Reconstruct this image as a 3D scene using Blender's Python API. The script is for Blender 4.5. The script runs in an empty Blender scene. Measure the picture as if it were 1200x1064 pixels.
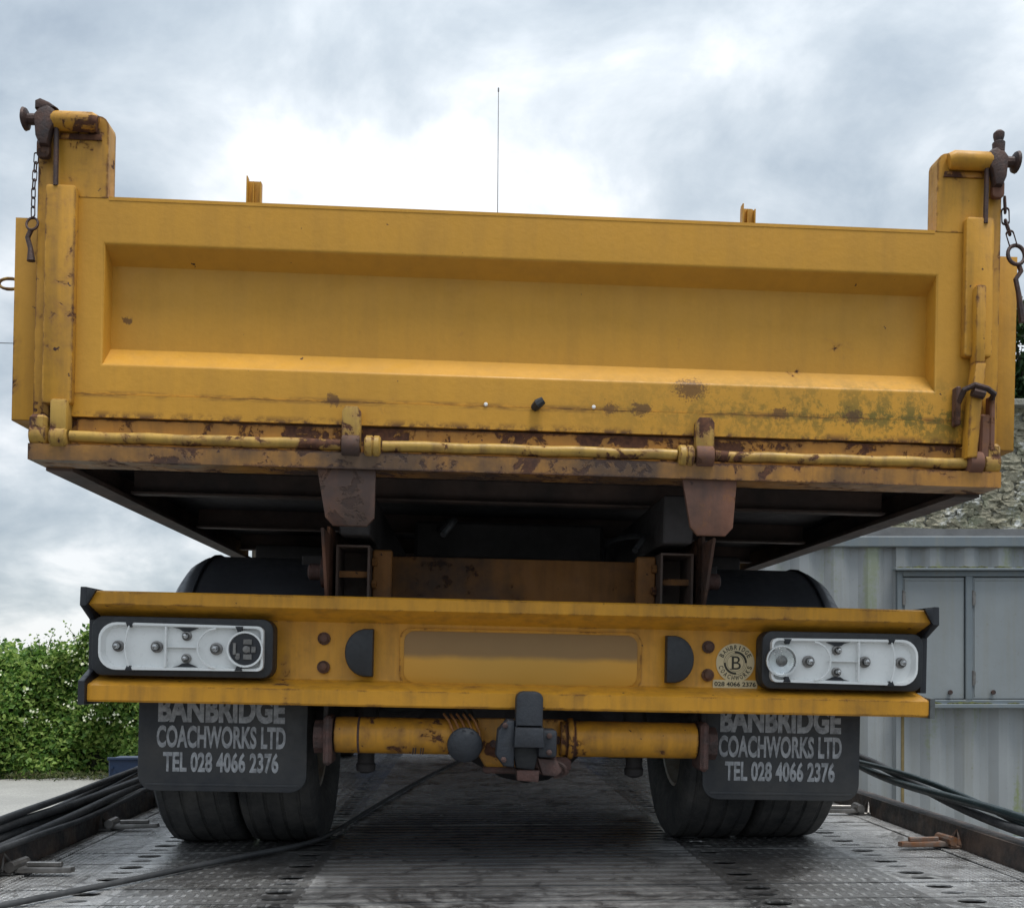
import bpy, bmesh, math, random
import numpy as np
from mathutils import Vector, Matrix, noise as mnoise
random.seed(4); rng = np.random.default_rng(4)
S = bpy.context.scene; COL = S.collection; PI = math.pi; R = math.radians

# ------------------------------------------------------------------ camera, sky, sun, exposure
cam = bpy.data.cameras.new('camera'); co = bpy.data.objects.new('camera', cam); COL.objects.link(co)
co.location = (-0.10, 0, 1.545); co.rotation_euler = (R(90), 0, R(-2.58))
cam.lens = 36.6; cam.sensor_width = 36; cam.shift_y = 0.2067; cam.clip_start = .05; cam.clip_end = 3000
S.camera = co
SUN_EL, SUN_AZ = 72, 140          # azimuth clockwise from +Y (north); the sun stands high behind the cloud
w = bpy.data.worlds.new('World'); S.world = w; w.use_nodes = True
nt = w.node_tree; nt.nodes.clear(); N = nt.nodes.new; L = nt.links.new
def mth(op, a, b=None, c=None, clamp=False):
    n = N('ShaderNodeMath'); n.operation = op; n.use_clamp = clamp
    for i, v in enumerate((a, b, c)):
        if v is None: continue
        if isinstance(v, (int, float)): n.inputs[i].default_value = v
        else: L(v, n.inputs[i])
    return n.outputs[0]
out = N('ShaderNodeOutputWorld'); bg = N('ShaderNodeBackground'); bg.inputs[1].default_value = 0.1
L(bg.outputs[0], out.inputs[0])
sky = N('ShaderNodeTexSky'); sky.sky_type = 'NISHITA'; sky.sun_disc = False
sky.sun_elevation = R(SUN_EL); sky.sun_rotation = R(SUN_AZ)
tc = N('ShaderNodeTexCoord'); sep = N('ShaderNodeSeparateXYZ'); L(tc.outputs['Generated'], sep.inputs[0])
zc = mth('MAXIMUM', sep.outputs[2], 0.0)
den = mth('ADD', zc, 0.42)
cx = N('ShaderNodeCombineXYZ')
L(mth('DIVIDE', sep.outputs[0], den), cx.inputs[0]); L(mth('DIVIDE', sep.outputs[1], den), cx.inputs[1])
cx.inputs[2].default_value = 3.7
def noise(vec, sc, det, ro, dist=0., out_=0):
    n = N('ShaderNodeTexNoise'); L(vec, n.inputs['Vector']); n.inputs['Scale'].default_value = sc
    n.inputs['Detail'].default_value = det; n.inputs['Roughness'].default_value = ro; n.inputs['Distortion'].default_value = dist
    return n.outputs[out_]
def ramp(fac, pts, inter='LINEAR'):
    n = N('ShaderNodeValToRGB'); n.color_ramp.interpolation = inter; L(fac, n.inputs[0])
    e = n.color_ramp.elements
    while len(e) < len(pts): e.new(.5)
    for i, (p, c) in enumerate(pts):
        e[i].position = p
        if isinstance(c, (int, float)): c = (c, c, c)
        e[i].color = (*c[:3], 1)
    return n.outputs[0]
def mix(f, a, b, bl='MIX'):
    n = N('ShaderNodeMix'); n.data_type = 'RGBA'; n.blend_type = bl
    for i, v in ((0, f), (6, a), (7, b)):
        if isinstance(v, (int, float)): n.inputs[i].default_value = v
        elif isinstance(v, tuple): n.inputs[i].default_value = (*v[:3], 1)
        else: L(v, n.inputs[i])
    return n.outputs[2]
off = N('ShaderNodeVectorMath'); off.operation = 'ADD'; off.inputs[1].default_value = (41.3, 9.1, 0); L(cx.outputs[0], off.inputs[0])
n1 = noise(off.outputs[0], 2.3, 10, .54, .25)
n2 = noise(off.outputs[0], 0.7, 3, .5, .0)
n3 = noise(off.outputs[0], 5.0, 8, .56, .25)
cl = mth('ADD', mth('ADD', mth('MULTIPLY', n1, .62), mth('MULTIPLY', n2, .38)), mth('MULTIPLY', mth('SUBTRACT', n3, .5), .50))
cloud = ramp(cl, [(.34, (3.0, 3.6, 4.3)), (.44, (4.4, 5.05, 5.65)), (.51, (5.6, 6.2, 6.7)), (.57, (7.0, 7.5, 7.9)), (.64, (9.4, 9.6, 9.8))], 'LINEAR')
# overcast sky: brighter towards the zenith, steepened above the view to add light
grad = ramp(sep.outputs[2], [(0., .54), (.10, .54), (.3, .60), (.55, .76), (.8, 1.3), (1., 1.8)])
cloud = mix(1., cloud, grad, 'MULTIPLY')
L(mix(.90, sky.outputs[0], cloud), bg.inputs[0])
sd = bpy.data.lights.new('sun', 'SUN'); so = bpy.data.objects.new('sun', sd); COL.objects.link(so)
sd.energy = 1.5; sd.angle = R(20); sd.color = (1, .96, .9)
a = R(SUN_AZ); e_ = R(SUN_EL)
so.rotation_euler = Vector((math.sin(a)*math.cos(e_), math.cos(a)*math.cos(e_), math.sin(e_))).to_track_quat('Z', 'Y').to_euler()
S.render.engine = 'CYCLES'
vs = S.view_settings; vs.view_transform = 'Standard'; vs.look = 'None'; vs.gamma = 1; vs.exposure = 0.90; vs.use_curve_mapping = False
S.cycles.max_bounces = 8

# ------------------------------------------------------------------ materials
def newmat(name):
    global nt, N, L
    m = bpy.data.materials.new(name); m.use_nodes = True; nt = m.node_tree; nt.nodes.clear(); N = nt.nodes.new; L = nt.links.new
    o = N('ShaderNodeOutputMaterial'); p = N('ShaderNodeBsdfPrincipled'); L(p.outputs[0], o.inputs[0])
    return m, p
def setp(p, k, v):
    if isinstance(v, (int, float)): p.inputs[k].default_value = v
    elif isinstance(v, tuple): p.inputs[k].default_value = (*v, 1)
    else: L(v, p.inputs[k])
def ocoord(which='Object'):
    return N('ShaderNodeTexCoord').outputs[which]
def wpos(): return N('ShaderNodeNewGeometry').outputs['Position']
def vscale(v, s):
    n = N('ShaderNodeMapping'); L(v, n.inputs[0]); n.inputs['Scale'].default_value = s; return n.outputs[0]
def bump(p, h, st, dist=.01):
    b = N('ShaderNodeBump'); b.inputs['Strength'].default_value = st; b.inputs['Distance'].default_value = dist
    L(h, b.inputs['Height']); L(b.outputs[0], p.inputs['Normal']); return b
def simple(name, c, rough=.5, metal=0., var=.25, sc=12, bst=.1, bd=.003, c2=None, spec=.5):
    m, p = newmat(name); v = wpos()
    n = noise(v, sc, 6, .6); n_ = noise(v, sc*7, 5, .6)
    c2 = c2 or tuple(x*(1-var) for x in c)
    setp(p, 'Base Color', mix(ramp(n, [(.35, 0.), (.65, 1.)]), c, c2)); setp(p, 'Metallic', metal)
    setp(p, 'Roughness', ramp(n_, [(.3, max(rough-.1, .02)), (.7, min(rough+.12, 1))])); setp(p, 'Specular IOR Level', spec)
    bump(p, n_, bst, bd); return m
def edge_mask(rad=.006):
    b = N('ShaderNodeBevel'); b.samples = 6; b.inputs['Radius'].default_value = rad
    g = N('ShaderNodeNewGeometry'); d = N('ShaderNodeVectorMath'); d.operation = 'DOT_PRODUCT'
    L(b.outputs[0], d.inputs[0]); L(g.outputs['Normal'], d.inputs[1])
    return mth('SUBTRACT', 1., d.outputs['Value'])
RUST = (.060, .028, .020); RUST2 = (.125, .055, .030)
def paint(name, c, rust=.3, grime=.3, edge=.0, algae=False, rough=.45, spots=.5, dirt_c=(.10, .062, .035), soot=0.):
    """weathered yellow paint; rust 0..1 = how far it has taken over"""
    m, p = newmat(name); v = ocoord()
    g = N('ShaderNodeSeparateXYZ'); L(v, g.inputs[0])
    big = noise(v, 2.3, 5, .55); mid = noise(v, 14, 8, .68, .4); fine = noise(v, 70, 6, .6)
    vert = noise(vscale(v, (26, 26, 2.2)), 1., 6, .6)
    col = mix(ramp(big, [(.35, 0.), (.68, 1.)]), c, tuple(x*y for x, y in zip(c, (.86, .88, .95))))
    col = mix(mth('MULTIPLY', ramp(fine, [(.35, 0.), (.7, 1.)]), .16), col, tuple(x*.72 for x in c))
    # dirt streaks
    st = mth('MULTIPLY', ramp(mth('MULTIPLY', vert, mth('ADD', mid, .5)), [(.42, 0.), (.75, 1.)]), grime)
    col = mix(st, col, dirt_c)
    # chips and rust
    t = .70 - .30*rust
    fac = mth('ADD', mid, mth('MULTIPLY', mth('SUBTRACT', big, .5), .45))
    if edge > 0:
        em = ramp(edge_mask(.011), [(.012, 0.), (.10, 1.)]); fac = mth('ADD', fac, mth('MULTIPLY', em, edge*.22))
    rm = ramp(fac, [(t, 0.), (t+.035, 1.)])
    rc = mix(ramp(fine, [(.35, 0.), (.65, 1.)]), RUST, RUST2)
    halo = ramp(fac, [(t-.07, 0.), (t+.01, 1.)])
    col = mix(mth('MULTIPLY', halo, .35), col, (.30, .13, .04))
    col = mix(rm, col, rc)
    vo = N('ShaderNodeTexVoronoi'); 
    dn = N('ShaderNodeTexNoise'); L(v, dn.inputs['Vector']); dn.inputs['Scale'].default_value = 90; dn.inputs['Detail'].default_value = 3
    va = N('ShaderNodeVectorMath'); va.operation = 'SCALE'; L(dn.outputs[1], va.inputs[0]); va.inputs['Scale'].default_value = .022
    vb = N('ShaderNodeVectorMath'); vb.operation = 'ADD'; L(v, vb.inputs[0]); L(va.outputs[0], vb.inputs[1])
    L(vb.outputs[0], vo.inputs['Vector']); vo.inputs['Scale'].default_value = 34
    sep2 = N('ShaderNodeSeparateColor'); L(vo.outputs['Color'], sep2.inputs[0])
    sp = mth('MULTIPLY', mth('LESS_THAN', vo.outputs['Distance'], mth('MULTIPLY', sep2.outputs[1], .20)), mth('GREATER_THAN', sep2.outputs[0], 1-.12*spots))
    col = mix(sp, col, RUST)
    if algae:
        xm = ramp(g.outputs[0], [(.0, .0), (.45, .55), (.85, 1.)])
        zl = mth('SUBTRACT', 1., mth('MULTIPLY', mth('ABSOLUTE', mth('SUBTRACT', g.outputs[2], 1.150)), 9.), clamp=True)
        am = mth('MULTIPLY', mth('MULTIPLY', xm, zl), ramp(mth('ADD', mth('MULTIPLY', mid, .55), mth('MULTIPLY', noise(vscale(v, (75, 75, 60)), 1., 5, .75), .5)), [(.49, 0.), (.57, 1.)]))
        col = mix(mth('MULTIPLY', am, .85), col, (.085, .088, .018))
        for (px_, pz_, pr_) in ((-.46, 1.150, .020), (.205, 1.150, .020), (.28, 1.151, .022), (.40, 1.205, .036), (.80, 1.150, .024), (.62, 1.150, .020), (-.965, 1.34, .012)):
            dx2 = mth('SUBTRACT', g.outputs[0], px_); dz2 = mth('MULTIPLY', mth('SUBTRACT', g.outputs[2], pz_), 1.5)
            dd = mth('SQRT', mth('ADD', mth('MULTIPLY', dx2, dx2), mth('MULTIPLY', dz2, dz2)))
            q_ = mth('ADD', mth('MULTIPLY', dd, -.5/pr_), mth('MULTIPLY', noise(v, 170 if pr_ > .03 else 85, 6, .8), 2.4))
            col = mix(mth('MULTIPLY', ramp(q_, [(.62, 0.), (.80, 1.)]), .75), col, (.075, .035, .02))
        # dirt line along the seam, rust weeping below it
        sl = mth('SUBTRACT', 1., mth('MULTIPLY', mth('ABSOLUTE', mth('SUBTRACT', g.outputs[2], 1.146)), 90.), clamp=True)
        sm = mth('MULTIPLY', sl, ramp(noise(vscale(v, (9, 9, 50)), 1., 5, .7), [(.46, 0.), (.58, 1.)]))
        col = mix(mth('MULTIPLY', sm, .8), col, (.07, .03, .015))
        lo = mth('SUBTRACT', 1., mth('MULTIPLY', mth('ABSOLUTE', mth('SUBTRACT', g.outputs[2], 1.092)), 60.), clamp=True)
        col = mix(mth('MULTIPLY', lo, ramp(noise(v, 24, 6, .7), [(.46, 0.), (.58, .9)])), col, (.07, .028, .016))
    if soot > 0:
        col = mix(mth('MULTIPLY', ramp(mth('ADD', mth('MULTIPLY', big, .5), mth('MULTIPLY', noise(v, 5, 6, .6), .5)), [(.5-.25*soot, 0.), (.62-.2*soot, 1.)]), .8), col, (.045, .035, .032))
    setp(p, 'Specular IOR Level', .28)
    setp(p, 'Base Color', col)
    setp(p, 'Roughness', mix(rm, mix(ramp(mid, [(.4, 0.), (.6, 1.)]), (rough-.05,)*3, (rough+.12,)*3), (.9, .9, .9)))
    h = mth('ADD', mth('MULTIPLY', rm, -.5), mth('ADD', mth('MULTIPLY', fine, .12), mth('MULTIPLY', big, .5)))
    bump(p, h, .6, .009)
    return m
Y0 = (.57, .285, .034)
M = {}
M['gate'] = paint('ochre_paint', Y0, -.12, .13, .15, algae=True, spots=.7)
M['post'] = paint('ochre_paint_chipped', Y0, .30, .5, .72, spots=1.6)
M['panel'] = paint('ochre_paint_side', Y0, .08, .35, .4, spots=.5)
M['rail'] = paint('ochre_paint_rusty', (.46, .21, .035), .66, .5, .4, spots=2)
M['railface'] = paint('ochre_paint_dull', (.40, .19, .040), .52, .8, .5, spots=2, soot=.25)
M['rod'] = paint('ochre_paint_rod', (.46, .28, .06), .52, .75, .3, spots=3)
M['bumper'] = paint('orange_yellow_paint', (.66, .31, .030), -.02, .42, .75, rough=.38, spots=.9)
M['tow'] = paint('orange_yellow_paint_tow', (.60, .28, .030),   .26, .55, .8, rough=.38, spots=2.2)
M['rust'] = paint('brown_rust_plate', (.18, .085, .055), .45, .5, .2, rough=.7, soot=.18, dirt_c=(.06, .045, .04))
M['member'] = paint('dirty_orange_member', (.31, .135, .038), .26, .5, .3, rough=.6, soot=.10, spots=2)
M['under'] = simple('sooty_underbody', (.070, .064, .066), .75, 0, .5, 6, .3, .004, c2=(.040, .037, .038))
M['underb'] = simple('dull_brown_beam', (.15, .10, .080), .7, 0, .5, 6, .3, .004, c2=(.070, .055, .050))
M['iron'] = simple('blackened_iron', (.040, .030, .030), .6, .3, .5, 30, .5, .003, c2=(.085, .042, .030))
M['rubber'] = simple('black_rubber', (.022, .024, .028), .55, 0, .3, 14, .15, .002)
M['plastic'] = simple('black_plastic', (.018, .020, .026), .38, 0, .3, 8, .1, .002)
M['flap'] = simple('grey_black_flap', (.027, .030, .036), .6, 0, .25, 7, .3, .003, c2=(.052, .051, .050))
M['guard'] = simple('mudguard_plastic', (.055, .058, .068), .42, 0, .3, 6, .1, .002)
M['cast'] = simple('dark_blue_grey_cast', (.026, .031, .040), .55, .1, .35, 12, .4, .004, c2=(.018, .020, .025))
M['castr'] = simple('rusty_cast', (.11, .055, .045), .7, .1, .5, 25, .6, .006, c2=(.05, .035, .032))
M['white'] = simple('white_reflector_plastic', (.80, .81, .80), .32, 0, .07, 10, .05, .001)
M['chrome'] = simple('worn_chrome', (.50, .50, .50), .22, 1., .3, 40, .1, .001)
M['silver'] = simple('silvered_reflector', (.80, .80, .80), .30, .9, .05, 10, .0, .001)
M['steel'] = simple('bare_steel', (.25, .24, .23), .4, .8, .4, 30, .3, .002)
M['cream'] = simple('cream_sticker', (.60, .50, .30), .45, 0, .12, 30, .03, .001)
M['ink'] = simple('dark_ink', (.03, .025, .012), .5, 0, .2, 30, .02, .001)
M['letter'] = None
M['wrap'] = simple('frayed_cord', (.38, .17, .06), .9, 0, .4, 60, .5, .002)
M['hose'] = simple('black_hose', (.022, .024, .027), .62, 0, .4, 14, .3, .003, c2=(.05, .052, .055))
M['hoseg'] = simple('green_black_hose', (.020, .036, .040), .4, 0, .4, 14, .3, .003)
M['blue'] = simple('blue_paint', (.012, .03, .075), .45, 0, .3, 8, .2, .002)
M['fascia'] = simple('grey_board', (.17, .175, .18), .7, 0, .3, 6, .3, .004)
M['conc'] = None
# faded white print on the flaps
m, p = newmat('faded_white_print'); v = wpos()
setp(p, 'Base Color', mix(ramp(noise(v, 45, 6, .7), [(.40, 0.), (.62, 1.)]), (.40, .41, .43), (.20, .205, .215))); setp(p, 'Roughness', .6)
M['letter'] = m
# clear lens
m, p = newmat('clear_glass'); setp(p, 'Base Color', (.95, .97, .97)); setp(p, 'Roughness', .05); setp(p, 'Transmission Weight', 1.); setp(p, 'IOR', 1.45)
M['glass'] = m
m, p = newmat('window_glass'); setp(p, 'Base Color', (.02, .025, .03)); setp(p, 'Roughness', .06); M['wglass'] = m
# tyre
m, p = newmat('tyre_rubber'); v = wpos()
n_ = noise(v, 9, 7, .65); f_ = noise(v, 60, 6, .65)
setp(p, 'Base Color', mix(ramp(n_, [(.4, 0.), (.68, 1.)]), (.024, .025, .027), (.072, .069, .065))); setp(p, 'Roughness', ramp(f_, [(.3, .62), (.7, .9)]))
bump(p, f_, .5, .004); M['tyre'] = m
# wet worn deck metal
m, p = newmat('wet_deck_steel'); v = wpos(); g = N('ShaderNodeSeparateXYZ'); L(v, g.inputs[0])
pa = noise(v, 1.1, 6, .6, .4); pb = noise(vscale(v, (7, 12, 7)), 1., 8, .72, .8); pc = noise(v, 38, 7, .7); pd = noise(v, 7, 8, .72, .8)
cc = mix(ramp(mth('ADD', mth('MULTIPLY', pa, .6), mth('MULTIPLY', pb, .4)), [(.42, 0.), (.62, 1.)]), (.25, .245, .24), (.55, .55, .55))
cc = mix(mth('MULTIPLY', ramp(pd, [(.52, 0.), (.58, 1.)]), .7), cc, (.06, .055, .05))
cc = mix(mth('MULTIPLY', ramp(pc, [(.52, 0.), (.60, 1.)]), .55), cc, (.55, .55, .53))
setp(p, 'Base Color', cc); setp(p, 'Metallic', .45)
setp(p, 'Roughness', ramp(mth('ADD', mth('MULTIPLY', pa, .5), mth('MULTIPLY', pd, .5)), [(.40, .14), (.52, .27), (.62, .5)]))
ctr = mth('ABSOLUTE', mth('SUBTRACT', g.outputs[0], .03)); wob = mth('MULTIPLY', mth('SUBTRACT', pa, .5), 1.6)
wet_shade = ramp(mth('SUBTRACT', mth('ADD', ctr, wob), 0.), [(.50, 1.), (.72, 0.)])
wet_shade = mth('MULTIPLY', wet_shade, ramp(mth('ADD', g.outputs[1], mth('MULTIPLY', mth('SUBTRACT', pd, .5), 1.6)), [(2.25/8, 0.), (2.55/8, 1.), (3.9/8, 1.), (5.2/8, .3)])) if False else mth('MULTIPLY', wet_shade, ramp(mth('MULTIPLY', mth('ADD', g.outputs[1], mth('MULTIPLY', mth('SUBTRACT', pd, .5), 1.2)), .125), [(.255, .15), (.305, 1.), (.42, 1.), (.49, .12)]))
cw = mix(mth('MULTIPLY', wet_shade, .74), cc, (.034, .034, .037)); setp(p, 'Base Color', cw)  # truck's shade and dark reflection painted into the mid-deck colour
rg = ramp(mth('ADD', mth('MULTIPLY', pa, .5), mth('MULTIPLY', pd, .5)), [(.40, .14), (.52, .27), (.62, .5)])
setp(p, 'Roughness', mix(wet_shade, rg, (.10, .10, .10)))
# fine longitudinal ribs outside the middle band
xa = mth('ABSOLUTE', mth('SUBTRACT', g.outputs[0], .03))
side = mth('MULTIPLY', mth('GREATER_THAN', xa, .50), mth('LESS_THAN', xa, .93))
rib = mth('MULTIPLY', mth('MULTIPLY', ramp(mth('SINE', mth('MULTIPLY', g.outputs[0], 2*PI/.030)), [(.2, 0.), (.55, 1.)]), ramp(mth('SINE', mth('MULTIPLY', g.outputs[1], 2*PI/.0533)), [(.0, 0.), (.12, 1.)])), side)
rdark = mth('MULTIPLY', mth('SUBTRACT', 1., rib), mth('MULTIPLY', side, .55))  # darker colour between the ribs
chk = mth('MULTIPLY', mth('MULTIPLY', mth('SINE', mth('MULTIPLY', mth('ADD', g.outputs[0], g.outputs[1]), 2*PI/.03)), mth('SINE', mth('MULTIPLY', mth('SUBTRACT', g.outputs[0], g.outputs[1]), 2*PI/.03))), mth('GREATER_THAN', xa, 1.06))
setp(p, 'Base Color', mix(rdark, cw, (.055, .052, .050)))
h = mth('ADD', mth('ADD', mth('MULTIPLY', rib, .9), mth('MULTIPLY', chk, .35)), mth('ADD', mth('MULTIPLY', pc, .55), mth('MULTIPLY', pd, .6)))
h = mth('MULTIPLY', h, mth('SUBTRACT', 1., mth('MULTIPLY', wet_shade, .6)))
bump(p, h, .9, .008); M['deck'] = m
m, p = newmat('rail_steel'); v = wpos(); n_ = noise(v, 8, 7, .7); f_ = noise(v, 50, 6, .65)
setp(p, 'Base Color', mix(ramp(n_, [(.45, 0.), (.62, 1.)]), (.028, .027, .028), (.10, .07, .055))); setp(p, 'Roughness', ramp(f_, [(.3, .35), (.7, .75)])); bump(p, f_, .5, .004); M['drail'] = m
# ground
m, p = newmat('pale_road_surface'); v = wpos(); n_ = noise(v, .6, 8, .6); f_ = noise(v, 40, 6, .7)
setp(p, 'Base Color', mix(ramp(f_, [(.35, 0.), (.65, 1.)]), mix(ramp(n_, [(.4, 0.), (.6, 1.)]), (.40, .39, .36), (.29, .285, .265)), (.22, .215, .20)))
setp(p, 'Roughness', .85); bump(p, f_, .6, .01); M['road'] = m
m, p = newmat('grassy_field'); v = wpos(); n_ = noise(v, .05, 8, .6); f_ = noise(v, 8, 6, .7)
setp(p, 'Base Color', mix(f_, mix(n_, (.06, .10, .025), (.10, .12, .04)), (.03, .06, .015))); setp(p, 'Roughness', .95); M['field'] = m
# container
def contmat(name, c, algae=0.):
    m, p = newmat(name); v = wpos(); g = N('ShaderNodeSeparateXYZ'); L(v, g.inputs[0])
    n_ = noise(v, 1.3, 6, .6); vs_ = noise(vscale(v, (12, 12, .7)), 1., 6, .62); f_ = noise(v, 30, 6, .7)
    col = mix(ramp(n_, [(.35, 0.), (.65, 1.)]), c, tuple(x*.84 for x in c))
    col = mix(mth('MULTIPLY', ramp(vs_, [(.48, 0.), (.72, 1.)]), .45), col, (.20, .20, .17))
    col = mix(mth('MULTIPLY', ramp(f_, [(.62, 0.), (.70, 1.)]), .4), col, (.17, .14, .11))
    if algae:
        zl = ramp(g.outputs[2], [(.2, 1.), (.9, .75), (1.0, .45)])
        am = mth('MULTIPLY', ramp(mth('ADD', mth('MULTIPLY', noise(vscale(v, (5.5, 5.5, .5)), 1., 4, .6), .8), mth('MULTIPLY', f_, .2)), [(.56, 0.), (.64, 1.)]), ramp(g.outputs[2], [(0.5, 1.), (1.0, .55)]))
        col = mix(mth('MULTIPLY', am, .55*algae), col, (.16, .20, .05))
    setp(p, 'Base Color', col); setp(p, 'Roughness', ramp(f_, [(.3, .45), (.7, .65)])); bump(p, n_, .4, .02); return m
M['cont'] = contmat('grey_blue_container_paint', (.27, .29, .30), 1.5)
M['contd'] = contmat('grey_blue_frame_paint', (.15, .18, .20), 0.)
M['shut'] = contmat('grey_blue_shutter_paint', (.235, .26, .272), 0.)
M['moss'] = simple('moss', (.10, .12, .03), .95, 0, .5, 20, .8, .02, c2=(.05, .05, .025))
m, p = newmat('lichened_stone'); v = wpos(); n_ = noise(v, 2.2, 7, .65, .3); f_ = noise(v, 22, 8, .72); oi = N('ShaderNodeObjectInfo')
col = mix(ramp(f_, [(.38, 0.), (.60, 1.)]), (.20, .185, .13), (.42, .39, .29))
col = mix(ramp(n_, [(.50, 0.), (.58, 1.)]), col, mix(f_, (.16, .17, .10), (.38, .38, .28)))
col = mix(ramp(mth('ADD', mth('MULTIPLY', n_, .5), mth('MULTIPLY', noise(v, 5, 7, .7), .5)), [(.53, 0.), (.58, 1.)]), col, (.72, .72, .69))
col = mix(mth('MULTIPLY', oi.outputs['Random'], .35), col, (.12, .11, .085))
setp(p, 'Base Color', col); setp(p, 'Roughness', .95); bump(p, f_, .9, .03); M['stone'] = m
M['mortar'] = simple('dark_mortar', (.22, .21, .17), .95, 0, .4, 9, .8, .03, c2=(.30, .30, .27))
def leafmat(name, cols, trans=.25):
    m, p = newmat(name); v = wpos(); n_ = noise(v, 1.6, 4, .6); wn = N('ShaderNodeTexWhiteNoise'); at = N('ShaderNodeAttribute'); at.attribute_name = 'rnd'
    L(at.outputs['Fac'], wn.inputs[0]); wn.noise_dimensions = '1D'; L(at.outputs['Fac'], wn.inputs['W'])
    f = mth('ADD', mth('MULTIPLY', wn.outputs[0], .55), mth('MULTIPLY', n_, .45))
    col = ramp(f, [(.25, cols[0]), (.5, cols[1]), (.72, cols[2])])
    setp(p, 'Base Color', col); setp(p, 'Roughness', .5); setp(p, 'Specular IOR Level', .35)
    t = N('ShaderNodeBsdfTranslucent'); L(col, t.inputs[0]); ms = N('ShaderNodeMixShader'); ms.inputs[0].default_value = trans
    o = [n for n in nt.nodes if n.type == 'OUTPUT_MATERIAL'][0]; L(p.outputs[0], ms.inputs[1]); L(t.outputs[0], ms.inputs[2]); L(ms.outputs[0], o.inputs[0]); return m
M['leaf'] = leafmat('hedge_leaves', [(.045, .11, .020), (.14, .26, .045), (.33, .44, .11)], .45)
M['leaf2'] = leafmat('ivy_leaves', [(.014, .040, .012), (.030, .065, .018), (.060, .11, .030)], .2)
M['grassm'] = leafmat('verge_grass', [(.04, .06, .02), (.07, .09, .03), (.12, .12, .05)], .3)
M['bloss'] = simple('cream_blossom', (.62, .64, .46), .8, 0, .2, 20, .1, .002)
M['bark'] = simple('bark', (.07, .055, .04), .95, 0, .4, 15, .8, .01)
M['hedgecore'] = simple('hedge_twigs', (.020, .028, .012), .95, 0, .4, 5, .8, .02)
M['hill'] = simple('far_hill_trees', (.05, .075, .05), .95, 0, .4, .2, .5, .5, c2=(.08, .11, .06))
# number plate area: pressed panel with a blurred dirty brown upper band
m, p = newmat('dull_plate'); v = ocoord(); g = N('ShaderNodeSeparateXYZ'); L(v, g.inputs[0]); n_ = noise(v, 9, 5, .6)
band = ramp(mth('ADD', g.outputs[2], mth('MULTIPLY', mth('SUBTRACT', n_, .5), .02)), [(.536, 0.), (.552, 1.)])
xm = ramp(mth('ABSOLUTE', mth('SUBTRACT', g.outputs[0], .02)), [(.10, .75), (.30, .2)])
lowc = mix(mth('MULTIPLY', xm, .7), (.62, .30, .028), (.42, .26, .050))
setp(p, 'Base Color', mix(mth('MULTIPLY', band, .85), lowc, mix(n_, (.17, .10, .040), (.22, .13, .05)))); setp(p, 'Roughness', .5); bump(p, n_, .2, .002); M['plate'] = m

# ------------------------------------------------------------------ mesh helpers
def xf(bm, vs, mat):
    if mat is not None: bmesh.ops.transform(bm, matrix=mat, verts=vs)
def box(bm, x0, x1, y0, y1, z0, z1, bev=0., mat=None, seg=1):
    r = bmesh.ops.create_cube(bm, size=1); vs = r['verts']
    for v in vs: v.co = Vector(((x0+x1)/2+v.co.x*(x1-x0), (y0+y1)/2+v.co.y*(y1-y0), (z0+z1)/2+v.co.z*(z1-z0)))
    if bev > 0:
        es = list({e for v in vs for e in v.link_edges})
        b = bmesh.ops.bevel(bm, geom=es, offset=bev, segments=seg, profile=.5, affect='EDGES')
        vs = [v for v in b['verts']] + [v for v in vs if v.is_valid]; vs = list({v for v in vs if v.is_valid})
        # collect connected
    xf(bm, vs, mat); return vs
def prism(bm, pts, d0, d1, axis='y', bev=0., mat=None):
    """polygon pts (2D) extruded along axis; axis y: (x,z); x: (y,z); z: (x,y)"""
    def P(a, b, d): return {'y': (a, d, b), 'x': (d, a, b), 'z': (a, b, d)}[axis]
    A = [bm.verts.new(P(a, b, d0)) for a, b in pts]; B = [bm.verts.new(P(a, b, d1)) for a, b in pts]
    n = len(pts); fs = []
    f1 = bm.faces.new(A); f2 = bm.faces.new(B[::-1]); fs += [f1, f2]
    for i in range(n): fs.append(bm.faces.new((A[i], B[i], B[(i+1) % n], A[(i+1) % n])))
    bmesh.ops.recalc_face_normals(bm, faces=fs)
    vs = A+B
    if bev > 0:
        es = list(set(f1.edges) | set(f2.edges))
        b = bmesh.ops.bevel(bm, geom=es, offset=bev, segments=2, profile=.5, affect='EDGES'); vs = list({v for v in vs+b['verts'] if v.is_valid})
    xf(bm, vs, mat); return vs
def rrect(x0, x1, z0, z1, r, n=6, rs=None):
    rs = rs or (r, r, r, r); out = []
    for (cx_, cz_, a0, rr) in ((x1, z1, 0, rs[0]), (x0, z1, 90, rs[1]), (x0, z0, 180, rs[2]), (x1, z0, 270, rs[3])):
        sx = -1 if cx_ == x1 else 1; sz = -1 if cz_ == z1 else 1
        for i in range(n+1):
            an = R(a0+90*i/n); out.append((cx_+sx*rr+rr*math.cos(an), cz_+sz*rr+rr*math.sin(an)))
    return out
def frames(pts):
    T = []
    for i in range(len(pts)):
        a = pts[max(i-1, 0)]; b = pts[min(i+1, len(pts)-1)]; T.append((b-a).normalized())
    up = Vector((0, 0, 1)) if abs(T[0].z) < .9 else Vector((1, 0, 0))
    nrm = (up - T[0]*up.dot(T[0])).normalized(); fr = []
    for t in T:
        nrm = (nrm - t*nrm.dot(t)).normalized(); fr.append((nrm, t.cross(nrm)))
    return fr
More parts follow.
